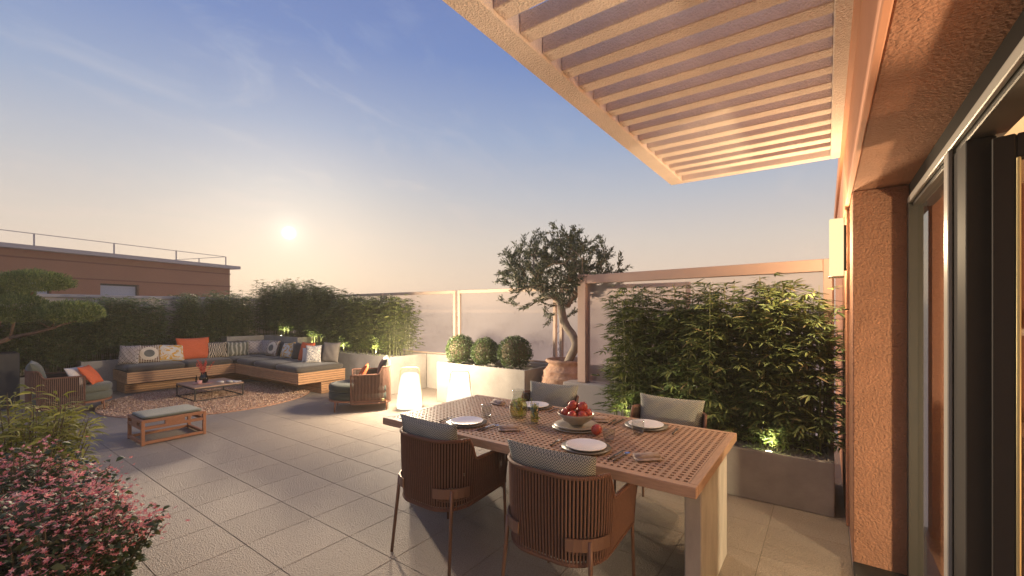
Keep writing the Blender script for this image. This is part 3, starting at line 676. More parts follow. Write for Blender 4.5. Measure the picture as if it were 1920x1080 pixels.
# ================================================================== facade, soffit, fascia
fc = thing('building_facade', 'terracotta building facade with roof fascia and glazed opening along the right', 'building', (.4, 3, 0))
def fb(name, m_, *a, sm=False):
    a = list(a); a[0] -= .4; a[1] -= .4; a[2] -= 3; a[3] -= 3
    return B(*a).build(name, m_, fc)
fb('roof_edge', 'stucco', .134, .62, -3, 9.0, 2.35, 2.95, .004)
fb('fascia', 'smooth', .108, .132, -3, 9.02, 2.345, 2.79, .004)
fb('fascia_cap', 'smooth', .085, .131, -3, 9.02, 2.795, 2.98, .004)
fb('column', 'stucco', .134, .405, 3.47, 4.05, .0, 2.349, .006)
for i, (a, b_) in enumerate(((4.07,5.3),(5.31,6.6),(6.61,7.9),(7.91,9.0))):
    for z0, z1 in ((0,.92),(.93,1.60),(1.61,2.344)): fb('wall_panel', 'smooth', .118, .16, a, b_, z0, z1, .004)
fb('wall', 'joint', .161, .40, 4.06, 9.0, 0, 2.348)
fb('window_head', 'dark', .395, .47, -3, 3.468, 2.265, 2.348, .003)
fb('window_head_trim', 'lightmet', .385, .402, -3, 3.46, 2.225, 2.264, .003)
fb('window_head_liner', 'olive', .404, .50, -3, 3.46, 2.205, 2.262, .003)
fb('window_jamb', 'olive', .385, .45, 3.40, 3.468, .03, 2.234, .003)
fb('mullion', 'lightmet', .382, .397, 2.37, 2.44, .03, 2.224, .003)
fb('mullion_core', 'dark', .399, .475, 2.19, 2.44, .03, 2.203, .003)
fb('window_pane', 'glass', .425, .433, 2.445, 3.40, .05, 2.20)
fb('threshold', 'dark', .134, .56, -3, 3.468, -.05, .028, .004)
# door leaf, open inwards
dl = thing('glass_door', 'dark framed glass door leaf standing open at the right edge', 'door', (.462, 2.165, .03), math.atan2(-.39, .92))
B(0, .055, -.03, .03, 0, 2.15, .004).build('stile', 'dark', dl); B(.95, 1.01, -.03, .03, 0, 2.15, .004).build('stile', 'dark', dl)
B(.056, .949, -.029, .029, 2.07, 2.149, .004).build('top_rail', 'dark', dl); B(.056, .949, -.029, .029, 0, .09, .004).build('bottom_rail', 'dark', dl)
B(.056, .066, -.034, -.024, .09, 2.07, .002).build('glazing_bead', 'brass', dl)
B(.056, .949, -.004, .004, .09, 2.07).build('pane', 'doorglass', dl)
# room
rm = B(.56, 5, -3, 4.4, -.3, 0).build('room_floor', 'roomfloor'); tag(rm, kind='structure')
rc = B(.565, 5, -3, 4.4, 2.42, 2.6).build('room_ceiling', 'room'); tag(rc, kind='structure')
rw = thing('room_walls', 'terracotta painted walls of the room behind the open glass door', 'wall', (3, 4.2, 0))
B(-2.4, 1.9, 0, .15, 0, 2.42).build('wall', 'roomwall', rw); B(1.9, 2.0, -7.2, .15, 0, 2.42).build('wall', 'room', rw)
ct = thing('cabinet', 'pale cabinet with a light worktop seen through the open glass door', 'cabinet', (2.2, 3.75, 0))
B(-1.3, 1.2, -.28, .3, .08, .86, .004).build('carcass', 'counter', ct); B(-1.32, 1.22, -.32, .32, .862, .90, .004).build('worktop', 'plate', ct)
for k in range(4): B(-1.28+k*.62, -1.28+k*.62+.60, -.302, -.282, .1, .84, .003).build('door', 'counter', ct)
B(-1.3, 1.2, .1, .3, 1.45, 1.49, .003).build('shelf', 'counter', ct)
lp = thing('room_lamp', 'glowing globe lamp on the floor inside the room', 'lamp', (2.1, 1.75, 0))
MB().lathe([(.10,0),(.10,.02),(.02,.03),(.02,.42)], 16).build('stand', 'dark', lp, True)
MB().lathe([(.0,.40)]+[(.14*math.sin(a), .54-.14*math.cos(a)) for a in [i*math.pi/10 for i in range(1,10)]]+[(0,.68)], 20).build('globe', 'ilamp', lp, True)
L = bpy.data.lights.new('room_lamp_light', 'POINT'); L.energy = 170; L.shadow_soft_size = .09; L.color = (1,.76,.50)
o = bpy.data.objects.new('room_lamp_light', L); C.objects.link(o); o.location = (2.05, 1.75, .78)
# interior light towards ceiling handled by the same lamp

# wall lamp
wlm = thing('wall_lamp', 'glowing rectangular wall lamp on the terracotta facade', 'wall lamp', (.10, 4.0, 1.84))
B(-.085, .0, -.05, .05, .012, .43, .008).build('shade', 'sconce', wlm); B(-.09, .004, -.055, .055, 0, .011, .003).build('base_plate', 'lightmet', wlm); B(0.001, .017, -.03, .03, .05, .38, .003).build('back_plate', 'dark', wlm)
L = bpy.data.lights.new('wall_lamp_light', 'POINT'); L.energy = 30; L.shadow_soft_size = .06; L.color = (1,.74,.45)
o = bpy.data.objects.new('wall_lamp_light', L); C.objects.link(o); o.location = (-.06, 4.0, 2.05)

# ---- pergola
pg = thing('pergola', 'pale rendered pergola with many parallel slats overhead', 'pergola', (-.55, 2.5, 2.8))
px0, px1 = -1.21, .093
def pb(name, *a):
    a = list(a); a[0] += .55; a[1] += .55; a[2] -= 2.5; a[3] -= 2.5; return B(*a).build(name, 'pergola', pg)
pb('outer_beam', px0, px0+.12, -1.2, 4.28, 0, .17, .004)
pb('wall_beam', px1-.068, px1+.012, -1.2, 4.28, 0, .17, .004)
pb('end_beam', px0+.121, px1-.069, 4.19, 4.278, 0, .168, .004)
y = 4.19-.125; sme = None
while y > -1.0:
    if sme is None:
        o = pb('slat', px0+.121, px1-.069, y-.084, y, .012, .100, .004); sme = o; y0_ = y
    else:
        o = sme.copy(); C.objects.link(o); o.parent = pg; o.location = (0, y-y0_, 0)
    y -= .186

# ================================================================== far building
fa = Vector((-33.3, 12.9, 0)); fb_ = Vector((-30.3, 2.4, 0)); dv = (fb_-fa).normalized(); ang = math.atan2(dv.y, dv.x)
bd = thing('apartment_building', 'terracotta apartment building with metal roof edge beyond the terrace', 'building', (fa.x, fa.y, -14), ang)
LB = 30.
# local x along facade toward camera left, local +y ... toward viewer side
sgn = 1 if (Matrix.Rotation(ang, 3, 'Z') @ Vector((0,1,0))).dot(Vector((33, -10, 0))) > 0 else -1
def bb(name, m_, x0, x1, y0, y1, z0, z1, par=None, b=0.):
    return B(x0, x1, y0*sgn, y1*sgn, z0+14, z1+14, b).build(name, m_, par or bd)
wins = [(5.45, 7.25), (9.2, 11.0), (14., 15.8), (19.5, 21.3)]
WZ0, WZ1 = 1.55, 3.05
bb('wall', 'bldg', 0, LB, -8, -.3, -14, 4.45)
xs = 0
bb('wall', 'bldg', 0, LB, -.299, 0, WZ1, 4.45); bb('wall', 'bldg', 0, LB, -.299, 0, -14, WZ0)
for (a, b_) in wins+[(LB, LB)]:
    bb('wall', 'bldg', xs, a, -.298, -.001, WZ0+.001, WZ1-.001); xs = b_
for (a, b_) in wins:
    f_ = bb('window', 'dark', a, b_, -.297, -.20, WZ0, WZ1); bb('pane', 'darkwin', a+.08, b_-.08, -.199, -.19, WZ0+.08, WZ1-.1, f_)
bb('roof_slab', 'cap', -.45, LB+.4, -8.2, .45, 4.452, 4.65)
for zz in (4.05, 3.2): bb('string_course', 'bldg_dk', -.02, LB, .001, .05, zz, zz+.07)
rl = bb('railing', 'cap', .1, LB, -.25, -.21, 5.27, 5.30)
bb('railing', 'cap', .1, .14, -7.8, -.25, 5.27, 5.30)
for k in range(9): bb('rail_post', 'cap', .1+k*3.2, .15+k*3.2, -.25, -.2, 4.65, 5.27)
for k in range(3): bb('rail_post', 'cap', .1, .15, -2.9-k*2.4, -2.85-k*2.4, 4.65, 5.27)
lowb = B(-24, -23.4, -6, 12.5, -14, 2.2).build('terrace_parapet', 'beige'); tag(lowb, 'pale parapet of the neighbouring terrace below the terracotta building', 'wall')

hz = B(-2600, 2600, -2600, 2600, -15.2, 6.9).build('haze', None); tag(hz, 'thin evening haze lying over the town below the terrace', kind='stuff')
hm = bpy.data.materials.new('haze_air'); hm.use_nodes = True; hm.node_tree.nodes.clear(); hb = NB(hm.node_tree)
pv_ = hb.n('ShaderNodeVolumePrincipled'); pv_.inputs['Color'].default_value = (1.,.92,.82,1); pv_.inputs['Density'].default_value = .0032; pv_.inputs['Anisotropy'].default_value = .2
ho = hb.n('ShaderNodeOutputMaterial'); hb.l(pv_.outputs[0], ho.inputs['Volume']); hz.data.materials.append(hm)
# ---- far trees seen through the frosted glass
n = 260; ctr = []
parts = []; tm = MB()
for k in range(34):
    x = -60+k*1.8+random.uniform(-.8,.8); y = 34+random.uniform(-3,3); h = random.uniform(13.0, 17.4)
    n = 420; D = rand_dirs(n); r = rng.uniform(.55,1,n)[:,None]
    P = np.array([x,y,-14+h*.68])+D*r*np.array([2.4,2.2,h*.30])
    V, F = leaves(P, D+np.array([0,0,.4]), rng.uniform(.35,.8,n), .05, .1, roll=1.); parts.append((V, F))
V, F = merge(parts); o = mkobj('distant_trees', npmesh('distant_trees', V, F), 'fartree'); tag(o, 'row of bare pinkish trees blurred behind the frosted glass', 'trees', kind='stuff')

# ================================================================== lanterns
def lantern(label, x, y, rz, e=205, lz=1.12):
    t = thing('lantern', label, 'lantern', (x, y, 0), rz, 'glowing portable lanterns with wire handles')
    prof = [(.15,.012),(.195,.03),(.205,.07),(.20,.12),(.185,.25),(.168,.38),(.15,.48),(.135,.54),(.105,.575),(.05,.588),(0,.59)]
    MB().lathe(prof, 32, sq=.55).build('body', 'lantern', t, True)
    MB().tube([(-.19,0,.0),(-.205,0,.10),(-.165,0,.42),(-.15,0,.60),(-.135,0,.655),(-.10,0,.668),(.10,0,.668),(.135,0,.655),(.15,0,.60),(.165,0,.42),(.205,0,.10),(.19,0,.0)], .007, 8).build('handle', 'brass', t, True)
    MB().lathe([(.12,.0),(.15,.002),(.15,.014)], 24).build('base', 'cream', t)
    L = bpy.data.lights.new('lantern_light', 'POINT'); L.energy = e; L.shadow_soft_size = .14; L.color = (1,.80,.56)
    o = bpy.data.objects.new('lantern_light', L); C.objects.link(o); o.location = (x, y, lz)
lantern('glowing lantern beside the right armchair, whole body in view', -5.51, 4.78, YAW+.1)
lantern('glowing lantern half hidden behind the far corner of the dining table', -4.57, 4.95, YAW-.1, 13, .95)

# ================================================================== planter spots; all but the first are added to light the foliage
def spot(label, x, y, z, tx, ty, tz, e=7, vis=True, blend=.6, size=85):
    if vis:
        t = thing('planter_spotlight', label, 'spotlight', (x, y, z), 0, 'small ground spotlights in the planters')
        MB().lathe([(.03,-.03),(.034,.0),(.034,.012),(.026,.014)], 16).build('housing', 'lightmet', t, True)
        MB().lathe([(0,.0145),(.026,.0145)], 16).build('lens', 'spot', t)
    L = bpy.data.lights.new('spot_light', 'SPOT'); L.energy = e; L.spot_size = R(size); L.spot_blend = blend; L.shadow_soft_size = .02; L.color = (1,.90,.62)
    o = bpy.data.objects.new('spot_light', L); C.objects.link(o); o.location = (x, y, z+.03)
    o.rotation_euler = (Vector((x,y,z))-Vector((tx,ty,tz))).to_track_quat('Z','Y').to_euler()
spot('small glowing spotlight on the pebbles at the front of the right planter', -.40, 4.28, .385, -.40, 4.60, 1.3, 12)
spot('small added spotlight under the bamboo behind the right far dining chair', -1.10, 4.24, .385, -1.15, 4.6, 1.3, 12)
spot('small added spotlight at the left end of the right planter', -1.70, 4.26, .385, -1.75, 4.8, 1.3, 10)
spot('small added spotlight below the bamboo over the raised corner planter', -10.9, 5.36, .97, -10.9, 5.8, 1.7, 28)
spot('small added spotlight at the foot of the tall bamboo above the orange cushion', -9.6, 5.42, .70, -9.6, 5.8, 1.7, 28)
spot('small added spotlight in the far planter near its middle', -8.4, 5.42, .68, -8.4, 5.8, 1.6, 28)
spot('small added spotlight in the far planter behind the right armchair', -7.3, 5.42, .68, -7.3, 5.8, 1.6, 28)

# ================================================================== corner sofa
sf = thing('corner_sofa', 'L shaped corner sofa of horizontal wooden slats with charcoal seat cushions', 'sofa', (-10.5, 4.17, 0))
def sb(name, m_, x0, x1, y0, y1, z0, z1, b=.003, sm=False): return B(x0+10.5, x1+10.5, y0-4.17, y1-4.17, z0, z1, b).build(name, m_, sf, sm)
sb('core', 'dark', -11.42, -10.53, 2.38, 5.12, .22, .425); sb('core', 'dark', -10.53, -7.88, 4.20, 5.12, .221, .424)
sb('core', 'dark', -11.42, -10.93, 2.44, 5.12, 0, .22); sb('core', 'dark', -10.93, -7.88, 4.65, 5.12, 0, .219)
sp_ = .0425
for k in range(5):
    z0 = .232+k*sp_; z1 = z0+sp_-.006
    sb('slat', 'bench_wood', -10.525, -10.5, 2.352, 4.168, z0, z1); sb('slat', 'bench_wood', -11.45, -10.526, 2.352, 2.376, z0, z1)
    sb('slat', 'bench_wood', -10.5, -7.876, 4.17, 4.195, z0, z1); sb('slat', 'bench_wood', -7.875, -7.85, 4.17, 5.13, z0, z1)
for k in range(5):
    z0 = .004+k*.044; z1 = z0+.038
    sb('slat', 'bench_wood', -10.925, -10.90, 2.41, 4.62, z0, z1); sb('slat', 'bench_wood', -11.45, -10.926, 2.41, 2.434, z0, z1)
    sb('slat', 'bench_wood', -10.90, -7.876, 4.62, 4.645, z0, z1); sb('slat', 'bench_wood', -7.875, -7.851, 4.62, 5.13, z0, z1)
def cushion_box(x, y, z_, w, d, h, e=4., n=14):
    """soft slab, centre bottom at origin"""
    vs, fs = [], []
    lev = 7
    for i in range(lev):
        f_ = i/(lev-1)*2-1
        k = (1-abs(f_)**3.2*.10)
        for j in range(4*n):
            a = 2*math.pi*j/(4*n); ca, sa = math.cos(a), math.sin(a)
            q = (abs(ca)**14+abs(sa)**14)**(-1/14)
            vs.append((x+w/2*ca*q*k, y+d/2*sa*q*k*(1), z_+h*(.5+.5*f_)))
    N = 4*n
    for i in range(lev-1):
        for j in range(N): fs.append((i*N+j, i*N+(j+1) % N, (i+1)*N+(j+1) % N, (i+1)*N+j))
    m = MB().add(vs, fs)
    # crowned top
    top = [(x, y, z_+h*1.10)]; base = (lev-1)*N
    r1 = []
    for f_ in (.86,.5):
        r1.append([(x+(vs[base+j][0]-x)*f_, y+(vs[base+j][1]-y)*f_, z_+h*(1.04 if f_ > .6 else 1.09)) for j in range(N)])
    off = len(m.v); m.v += r1[0]+r1[1]+top
    for j in range(N):
        j2 = (j+1) % N
        m.f += [(base+j, base+j2, off+j2, off+j), (off+j, off+j2, off+N+j2, off+N+j), (off+N+j, off+N+j2, off+2*N)]
    m.f.append(tuple(range(N))[::-1])
    return m
for (x0,x1,y0,y1) in ((-11.45,-10.5,2.36,3.29),(-11.45,-10.5,3.30,4.16),(-11.45,-10.5,4.17,5.13),(-10.49,-9.70,4.17,5.13),(-9.69,-8.78,4.17,5.13),(-8.77,-7.86,4.17,5.13)):
    cushion_box((x0+x1)/2+10.5, (y0+y1)/2-4.17, .432, x1-x0-.006, y1-y0-.006, .115).build('seat_cushion', 'char', sf, True)
def pillow_mesh(w, h, t_, n=16):
    vs, fs = [], []
    for side in (1, -1):
        for i in range(n+1):
            for j in range(n+1):
                u, v = i/n*2-1, j/n*2-1
                e = (1-abs(u)**2.6)*(1-abs(v)**2.6)
                pinch = 1-.07*(1-abs(v)**2)*abs(u)-0.0; pin2 = 1-.07*(1-abs(u)**2)*abs(v)
                wr = .006*math.sin(u*7+v*5)*e
                vs.append((u*w/2*pinch, side*(t_/2*max(e, 0)**.55+.003)+wr, v*h/2*pin2+h/2))
    N = (n+1)**2
    for s in (0, 1):
        for i in range(n):
            for j in range(n):
                a = s*N+i*(n+1)+j; q = (a, a+1, a+n+2, a+n+1); fs.append(q if s == 0 else q[::-1])
    rim = [i*(n+1) for i in range(n+1)]+[n*(n+1)+j for j in range(1, n+1)]+[i*(n+1)+n for i in range(n-1, -1, -1)]+[j for j in range(n-1, 0, -1)]
    for k in range(len(rim)):
        a, b_ = rim[k], rim[(k+1) % len(rim)]; fs.append((a, b_, b_+N, a+N))
    return MB().add(vs, fs)
def pillow(label, x, y, z_, w, h, m_, rz, lean=14, t_=.14, group='scatter cushions on the corner sofa', roll=0):
    o = pillow_mesh(w, h, t_).build('cushion', m_, None, True); o.location = (x, y, z_); o.rotation_euler = (R(-lean), R(roll), rz)
    return tag(o, label, 'cushion', group)
q = math.pi/2; ZS = .545
# dark back cushions
for i, (yy, ww) in enumerate(((2.92,.60),(3.62,.62),(4.30,.60))): pillow(('dark back cushion behind the grey dot cushion','dark back cushion behind the large orange cushion','dark back cushion beside the zebra cushion')[i], -11.30, yy, ZS, ww, .34, 'char', q, 8, .13, 'dark back cushions of the sofa')
for i, (xx, ww) in enumerate(((-10.75,.62),(-10.05,.62),(-9.36,.60),(-8.68,.58))): pillow(('dark back cushion in the sofa corner behind the lattice cushion','dark back cushion behind the grey circle cushion','dark back cushion right of the yellow cushion on the far side','dark back cushion behind the small orange cushion')[i], xx, 5.04, ZS, ww, .34, 'char', 0, 8, .13, 'dark back cushions of the sofa')
pillow('cream cushion with brown diamond lattice, at the left end of the sofa', -11.02, 2.48, ZS, .36, .38, 'lattice', q-.75, 12)
pillow('cream cushion with grey oval and brown border on the left arm', -11.02, 2.78, ZS, .42, .37, 'dot', q-.15, 16)
pillow('yellow and white cushion left of the large orange one', -11.0, 3.17, ZS, .46, .36, 'yellow', q-.05, 18, roll=3)
pillow('large plain orange cushion on the left arm of the sofa', -11.05, 3.60, ZS, .62, .48, 'orange', q, 14, .17)
pillow('black and cream zebra striped cushion beside the large orange one', -11.0, 4.02, ZS, .40, .36, 'zebra', q-.1, 18)
pillow('grey green leaf print cushion near the sofa corner', -11.02, 4.44, ZS, .46, .34, 'leafp', q-.25, 16)
pillow('lilac lattice print cushion left of the sofa corner', -11.02, 4.80, ZS, .38, .35, 'lattice', q-.45, 14)
pillow('narrow lattice print cushion right of the sofa corner', -10.82, 4.93, ZS, .34, .36, 'lattice', .15, 12)
pillow('cream cushion with dark grey circle on the far side of the sofa', -10.36, 4.86, ZS, .44, .38, 'dot', .05, 16)
pillow('yellow and white cushion on the far side of the sofa', -9.66, 4.84, ZS, .46, .36, 'yellow', .02, 20, roll=-5)
pillow('dark cushion edge on beside the small orange cushion', -9.16, 4.88, ZS, .30, .36, 'char', .7, 12)
pillow('small bright orange cushion near the right end of the sofa', -8.80, 4.80, ZS, .42, .40, 'orange', .12, 16)
pillow('small cream cushion leaning in front of the small orange cushion', -8.50, 4.72, ZS, .26, .30, 'cream', .75, 14, .10)
pillow('white cushion with grey marks leaning at the right end of the sofa', -8.32, 4.72, ZS, .30, .36, 'marks', .8, 10, .12)
pillow('taupe cushion standing at the far right end of the sofa', -8.12, 4.95, ZS, .40, .42, 'taupe', .35, 12)

# ================================================================== rug
rg = thing('round_rug', 'round beige pink shaggy rug under the low table', 'rug', (-9.15, 3.30, 0))
MB().lathe([(0,.018),(1.2,.019),(1.57,.018),(1.60,.010),(1.60,.001)], 72).build('base', 'rug', rg, True)
n = 26000; a = rng.uniform(0, 2*np.pi, n); r = 1.60*np.sqrt(rng.uniform(0,1,n)); P = np.column_stack([r*np.cos(a), r*np.sin(a), np.full(n,.014)])
V, F = leaves(P, rand_dirs(n)*.8+np.array([0,0,.75]), rng.uniform(.018,.03,n), .018, .15, roll=1.)
mkobj('pile', npmesh('pile', V, F), leafmat('rug_pile', [(0,(.36,.23,.15)),(.5,(.56,.38,.26)),(1,(.74,.55,.40))], .9, .05), rg, kind='stuff')

# ================================================================== coffee table
tb = thing('coffee_table', 'low coffee table with wooden top on a thin black metal frame', 'coffee table', (-9.26, 3.26, .03))
hx, hy, H = .44, .39, .235
B(-hx, hx, -hy, hy, H-.022, H, .003).build('tabletop', 'teak', tb)
w_ = .009
for sx in (-1,1):
    for sy in (-1,1): MB().box(sx*(hx-w_)-w_, sx*(hx-w_)+w_, sy*(hy-w_)-w_, sy*(hy-w_)+w_, -.01, H-.023, .002).build('leg', 'steel', tb)
for s in (-1,1):
    for zz in (-.01, H-.042):
        B(-hx+2*w_, hx-2*w_, s*(hy-w_)-w_*.9, s*(hy-w_)+w_*.9, zz, zz+.018, .002).build('rail', 'steel', tb)
        B(s*(hx-w_)-w_*.9, s*(hx-w_)+w_*.9, -hy+2*w_, hy-2*w_, zz, zz+.018, .002).build('rail', 'steel', tb)
TZ = .03+H
tr_ = MB().lathe([(0,0),(.15,0),(.165,.012),(.16,.012),(.148,.005),(0,.005)], 28).build('tray', mat('pink_tray', (.55,.30,.25), .5), None, True); tr_.location = (-9.27, 3.15, TZ+.001); tag(tr_, 'round pink tray on the coffee table under the vase', 'tray')
vs_ = thing('vase', 'smoked glass vase with red branches on the coffee table', 'vase', (-9.30, 3.17, TZ+.007))
MB().lathe([(0,0),(.055,0),(.068,.02),(.072,.07),(.062,.12),(.045,.15),(.045,.18),(.05,.19),(.046,.19),(.04,.18),(.04,.15),(.056,.12),(.064,.07),(.06,.025),(0,.012)], 24).build('glass_body', 'smoke', vs_, True)
mm = MB(); PP, DD = [], []
for k in range(16):
    a = random.uniform(0,6.28); s_ = random.uniform(.04,.17); h = random.uniform(.28,.42); p0, p1, p2 = Vector((0,0,.03)), Vector((math.cos(a)*s_*.35, math.sin(a)*s_*.35, .2)), Vector((math.cos(a)*s_, math.sin(a)*s_, h))
    mm.tube([p0,p1,p2], [.003,.0025,.0015], 4)
    for j in range(26):
        p = p1.lerp(p2, random.uniform(.1,1.05)); PP.append(tuple(p)); DD.append((random.gauss(0,1),random.gauss(0,1),random.gauss(.4,.8)))
mm.build('branches', 'redtwig', vs_); V, F = leaves(PP, DD, rng.uniform(.02,.04,len(PP)), .010, .1); mkobj('red_leaves', npmesh('red_leaves', V, F), 'redtwig', vs_, kind='stuff')
def tumbler(label, x, y, z_, r=.035, h=.09, m_='tumbler', group='drinking glasses'):
    t = thing('glass', label, 'glass', (x, y, z_), 0, group)
    MB().lathe([(0,0),(r*.72,0),(r*.82,.006),(r,h*.35),(r*1.02,h*.7),(r*.96,h),(r*.92,h),(r*.97,h*.7),(r*.94,h*.36),(r*.75,.012),(0,.010)], 24).build('glass_body', m_, t, True); return t
c1_ = thing('candle_cup', 'small pink glass cup on the tray in front of the vase', 'cup', (-9.20, 3.07, TZ+.007)); MB().lathe([(0,0),(.035,0),(.04,.01),(.042,.06),(.038,.06),(.036,.012),(0,.01)], 18).build('cup', mat('pink_cup', (.60,.30,.26), .2, spec=.7), c1_, True)
bt = thing('bottle', 'slim small bottle left of the vase on the coffee table', 'bottle', (-9.44, 3.10, TZ+.001)); MB().lathe([(0,0),(.016,0),(.018,.01),(.018,.07),(.008,.09),(.007,.13),(.009,.135),(0,.135)], 14).build('glass_body', 'smoke', bt, True)
for i, (x, y, rz, cc, lb) in enumerate(((-9.02,3.34,.5,'cream','rolled pale napkin nearest the vase on the coffee table'), (-8.95,3.46,.35,'marks','rolled patterned napkin in the middle of the coffee table'))):
    o = MB().tube([(-.06,0,.022),(0,0,.024),(.06,0,.022)], .022, 12).build('rolled_napkin', cc, None, True); o.location = (x, y, TZ); o.rotation_euler = (0,0,rz); tag(o, lb, 'napkin', 'rolled napkins on the coffee table')
o = B(-.10,.10,-.07,.07,0,.012,.003).build('magazine', 'cream'); o.location = (-9.0,3.56,TZ+.001); o.rotation_euler = (0,0,.4); tag(o, 'pale magazine lying at the right end of the coffee table', 'magazine')

# ================================================================== ottoman
ot = thing('wooden_ottoman', 'low wooden bench with slotted sides and dark green seat pad', 'bench', (-6.80, 1.92, 0), 0)
ax, ay, h = .28, .33, .30; lw_ = .035
for sx in (-1,1):
    for sy in (-1,1): B(sx*(ax-lw_/2)-lw_/2, sx*(ax-lw_/2)+lw_/2, sy*(ay-lw_/2)-lw_/2, sy*(ay-lw_/2)+lw_/2, 0, h-.001, .003).build('leg', 'red_wood', ot)
for s in (-1,1):
    X = s*(ax-lw_/2); Yv = s*(ay-lw_/2); g_ = lw_*.45
    i0, i1 = -ay+lw_+.001, ay-lw_-.001; j0, j1 = -ax+lw_+.001, ax-lw_-.001
    B(X-g_, X+g_, i0, i1, .012, .045, .002).build('stretcher', 'red_wood', ot); B(j0, j1, Yv-g_, Yv+g_, .013, .046, .002).build('stretcher', 'red_wood', ot)
    for zz in ((h-.035, h), (h-.115, h-.08)):
        B(X-g_, X+g_, i0, i1, *zz, .002).build('apron_rail', 'red_wood', ot); B(j0, j1, Yv-g_, Yv+g_, *zz, .002).build('apron_rail', 'red_wood', ot)
    B(X-g_, X+g_, -.10, .10, h-.0795, h-.0355, .001).build('apron_block', 'red_wood', ot); B(j0+.15, j1-.15, Yv-g_, Yv+g_, h-.0795, h-.0355, .001).build('apron_block', 'red_wood', ot)
B(-ax+.03, ax-.03, -ay+.03, ay-.03, h-.03, h-.003).build('seat_board', 'dark', ot)
cushion_box(0, 0, h, ax*2-.05, ay*2-.05, .032).build('seat_pad', 'green', ot, True)

# ================================================================== woven shell chairs
def shell_path(hw, yb, yf, rad, nseg=8, sw=0.):
    """plan path front-right -> back -> front-left; returns list of (x,y,s)"""
    pts = [(hw-sw, yf)]
    for k in range(1, 7): pts.append((hw-sw*(1-k/6), yf+(yb+rad-yf)*k/6))
    for k in range(1, nseg+1):
        a = -k/nseg*math.pi/2; pts.append((hw-rad+rad*math.cos(a), yb+rad+rad*math.sin(a)))
    m_ = [(-x, y) for x, y in pts[::-1]]
    nb_ = 8; mid = [(pts[-1][0]+(m_[0][0]-pts[-1][0])*k/nb_, yb) for k in range(1, nb_)]
    return pts+mid+m_
def resample(pts, step):
    out = [Vector((*pts[0], 0))]; acc = 0.
    for a, b_ in zip(pts[:-1], pts[1:]):
        A, Bv = Vector((*a, 0)), Vector((*b_, 0)); d = (Bv-A).length
        if d < 1e-6: continue
        pos = step-acc
        while pos <= d: out.append(A.lerp(Bv, pos/d)); pos += step
        acc = d-(pos-step)
    return out
def shell(t, hw, yb, yf, rad, zb, za, zk, ystep, cord=.0062, pitch=.0185, taper=.93, railr=.011, belly=0., shade_sheet=False):
    path = shell_path(hw, yb, yf, rad)
    def top(p):
        f_ = (p[1]-ystep)/.06; f_ = max(0, min(1, .5-f_)); f_ = f_*f_*(3-2*f_); return za+(zk-za)*f_
    fine = resample(path, .025)
    cyv = (yb+yf)/2
    bot = lambda p: Vector((p[0]*taper, cyv+(p[1]-cyv)*(taper+.02), zb-belly*max(0, (yf-p[1])/(yf-yb))))
    tp = [Vector((p[0], p[1], top(p))) for p in fine]; bp_ = [bot(p) for p in fine]
    ring = tp+bp_[::-1]
    m = MB(); m.tube(ring, railr, 8, close=True); m.build('wrapped_rim', 'rail', t, True)
    m = MB()
    for p in resample(path, pitch)[1:]:
        a = Vector((p[0], p[1], top(p))); b_ = bot(p); c_ = (a+b_)/2; c_.x *= 1.015; c_.y = cyv+(c_.y-cyv)*1.015
        m.tube([b_, c_, a], cord, 4, cap=False)
    m.build('cords', 'cord', t, True, kind='stuff')
    if shade_sheet:  # dark sheet added so the gaps between cords read as shaded
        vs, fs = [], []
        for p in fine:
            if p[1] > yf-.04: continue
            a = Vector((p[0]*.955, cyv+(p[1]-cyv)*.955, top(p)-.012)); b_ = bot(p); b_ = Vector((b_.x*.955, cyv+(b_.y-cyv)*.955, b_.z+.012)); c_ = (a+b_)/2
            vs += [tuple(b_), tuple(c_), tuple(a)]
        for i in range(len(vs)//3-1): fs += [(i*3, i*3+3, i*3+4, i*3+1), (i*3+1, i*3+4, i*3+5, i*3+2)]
        MB().add(vs, fs).build('gap_shade_sheet', 'gap_shade', t, True)
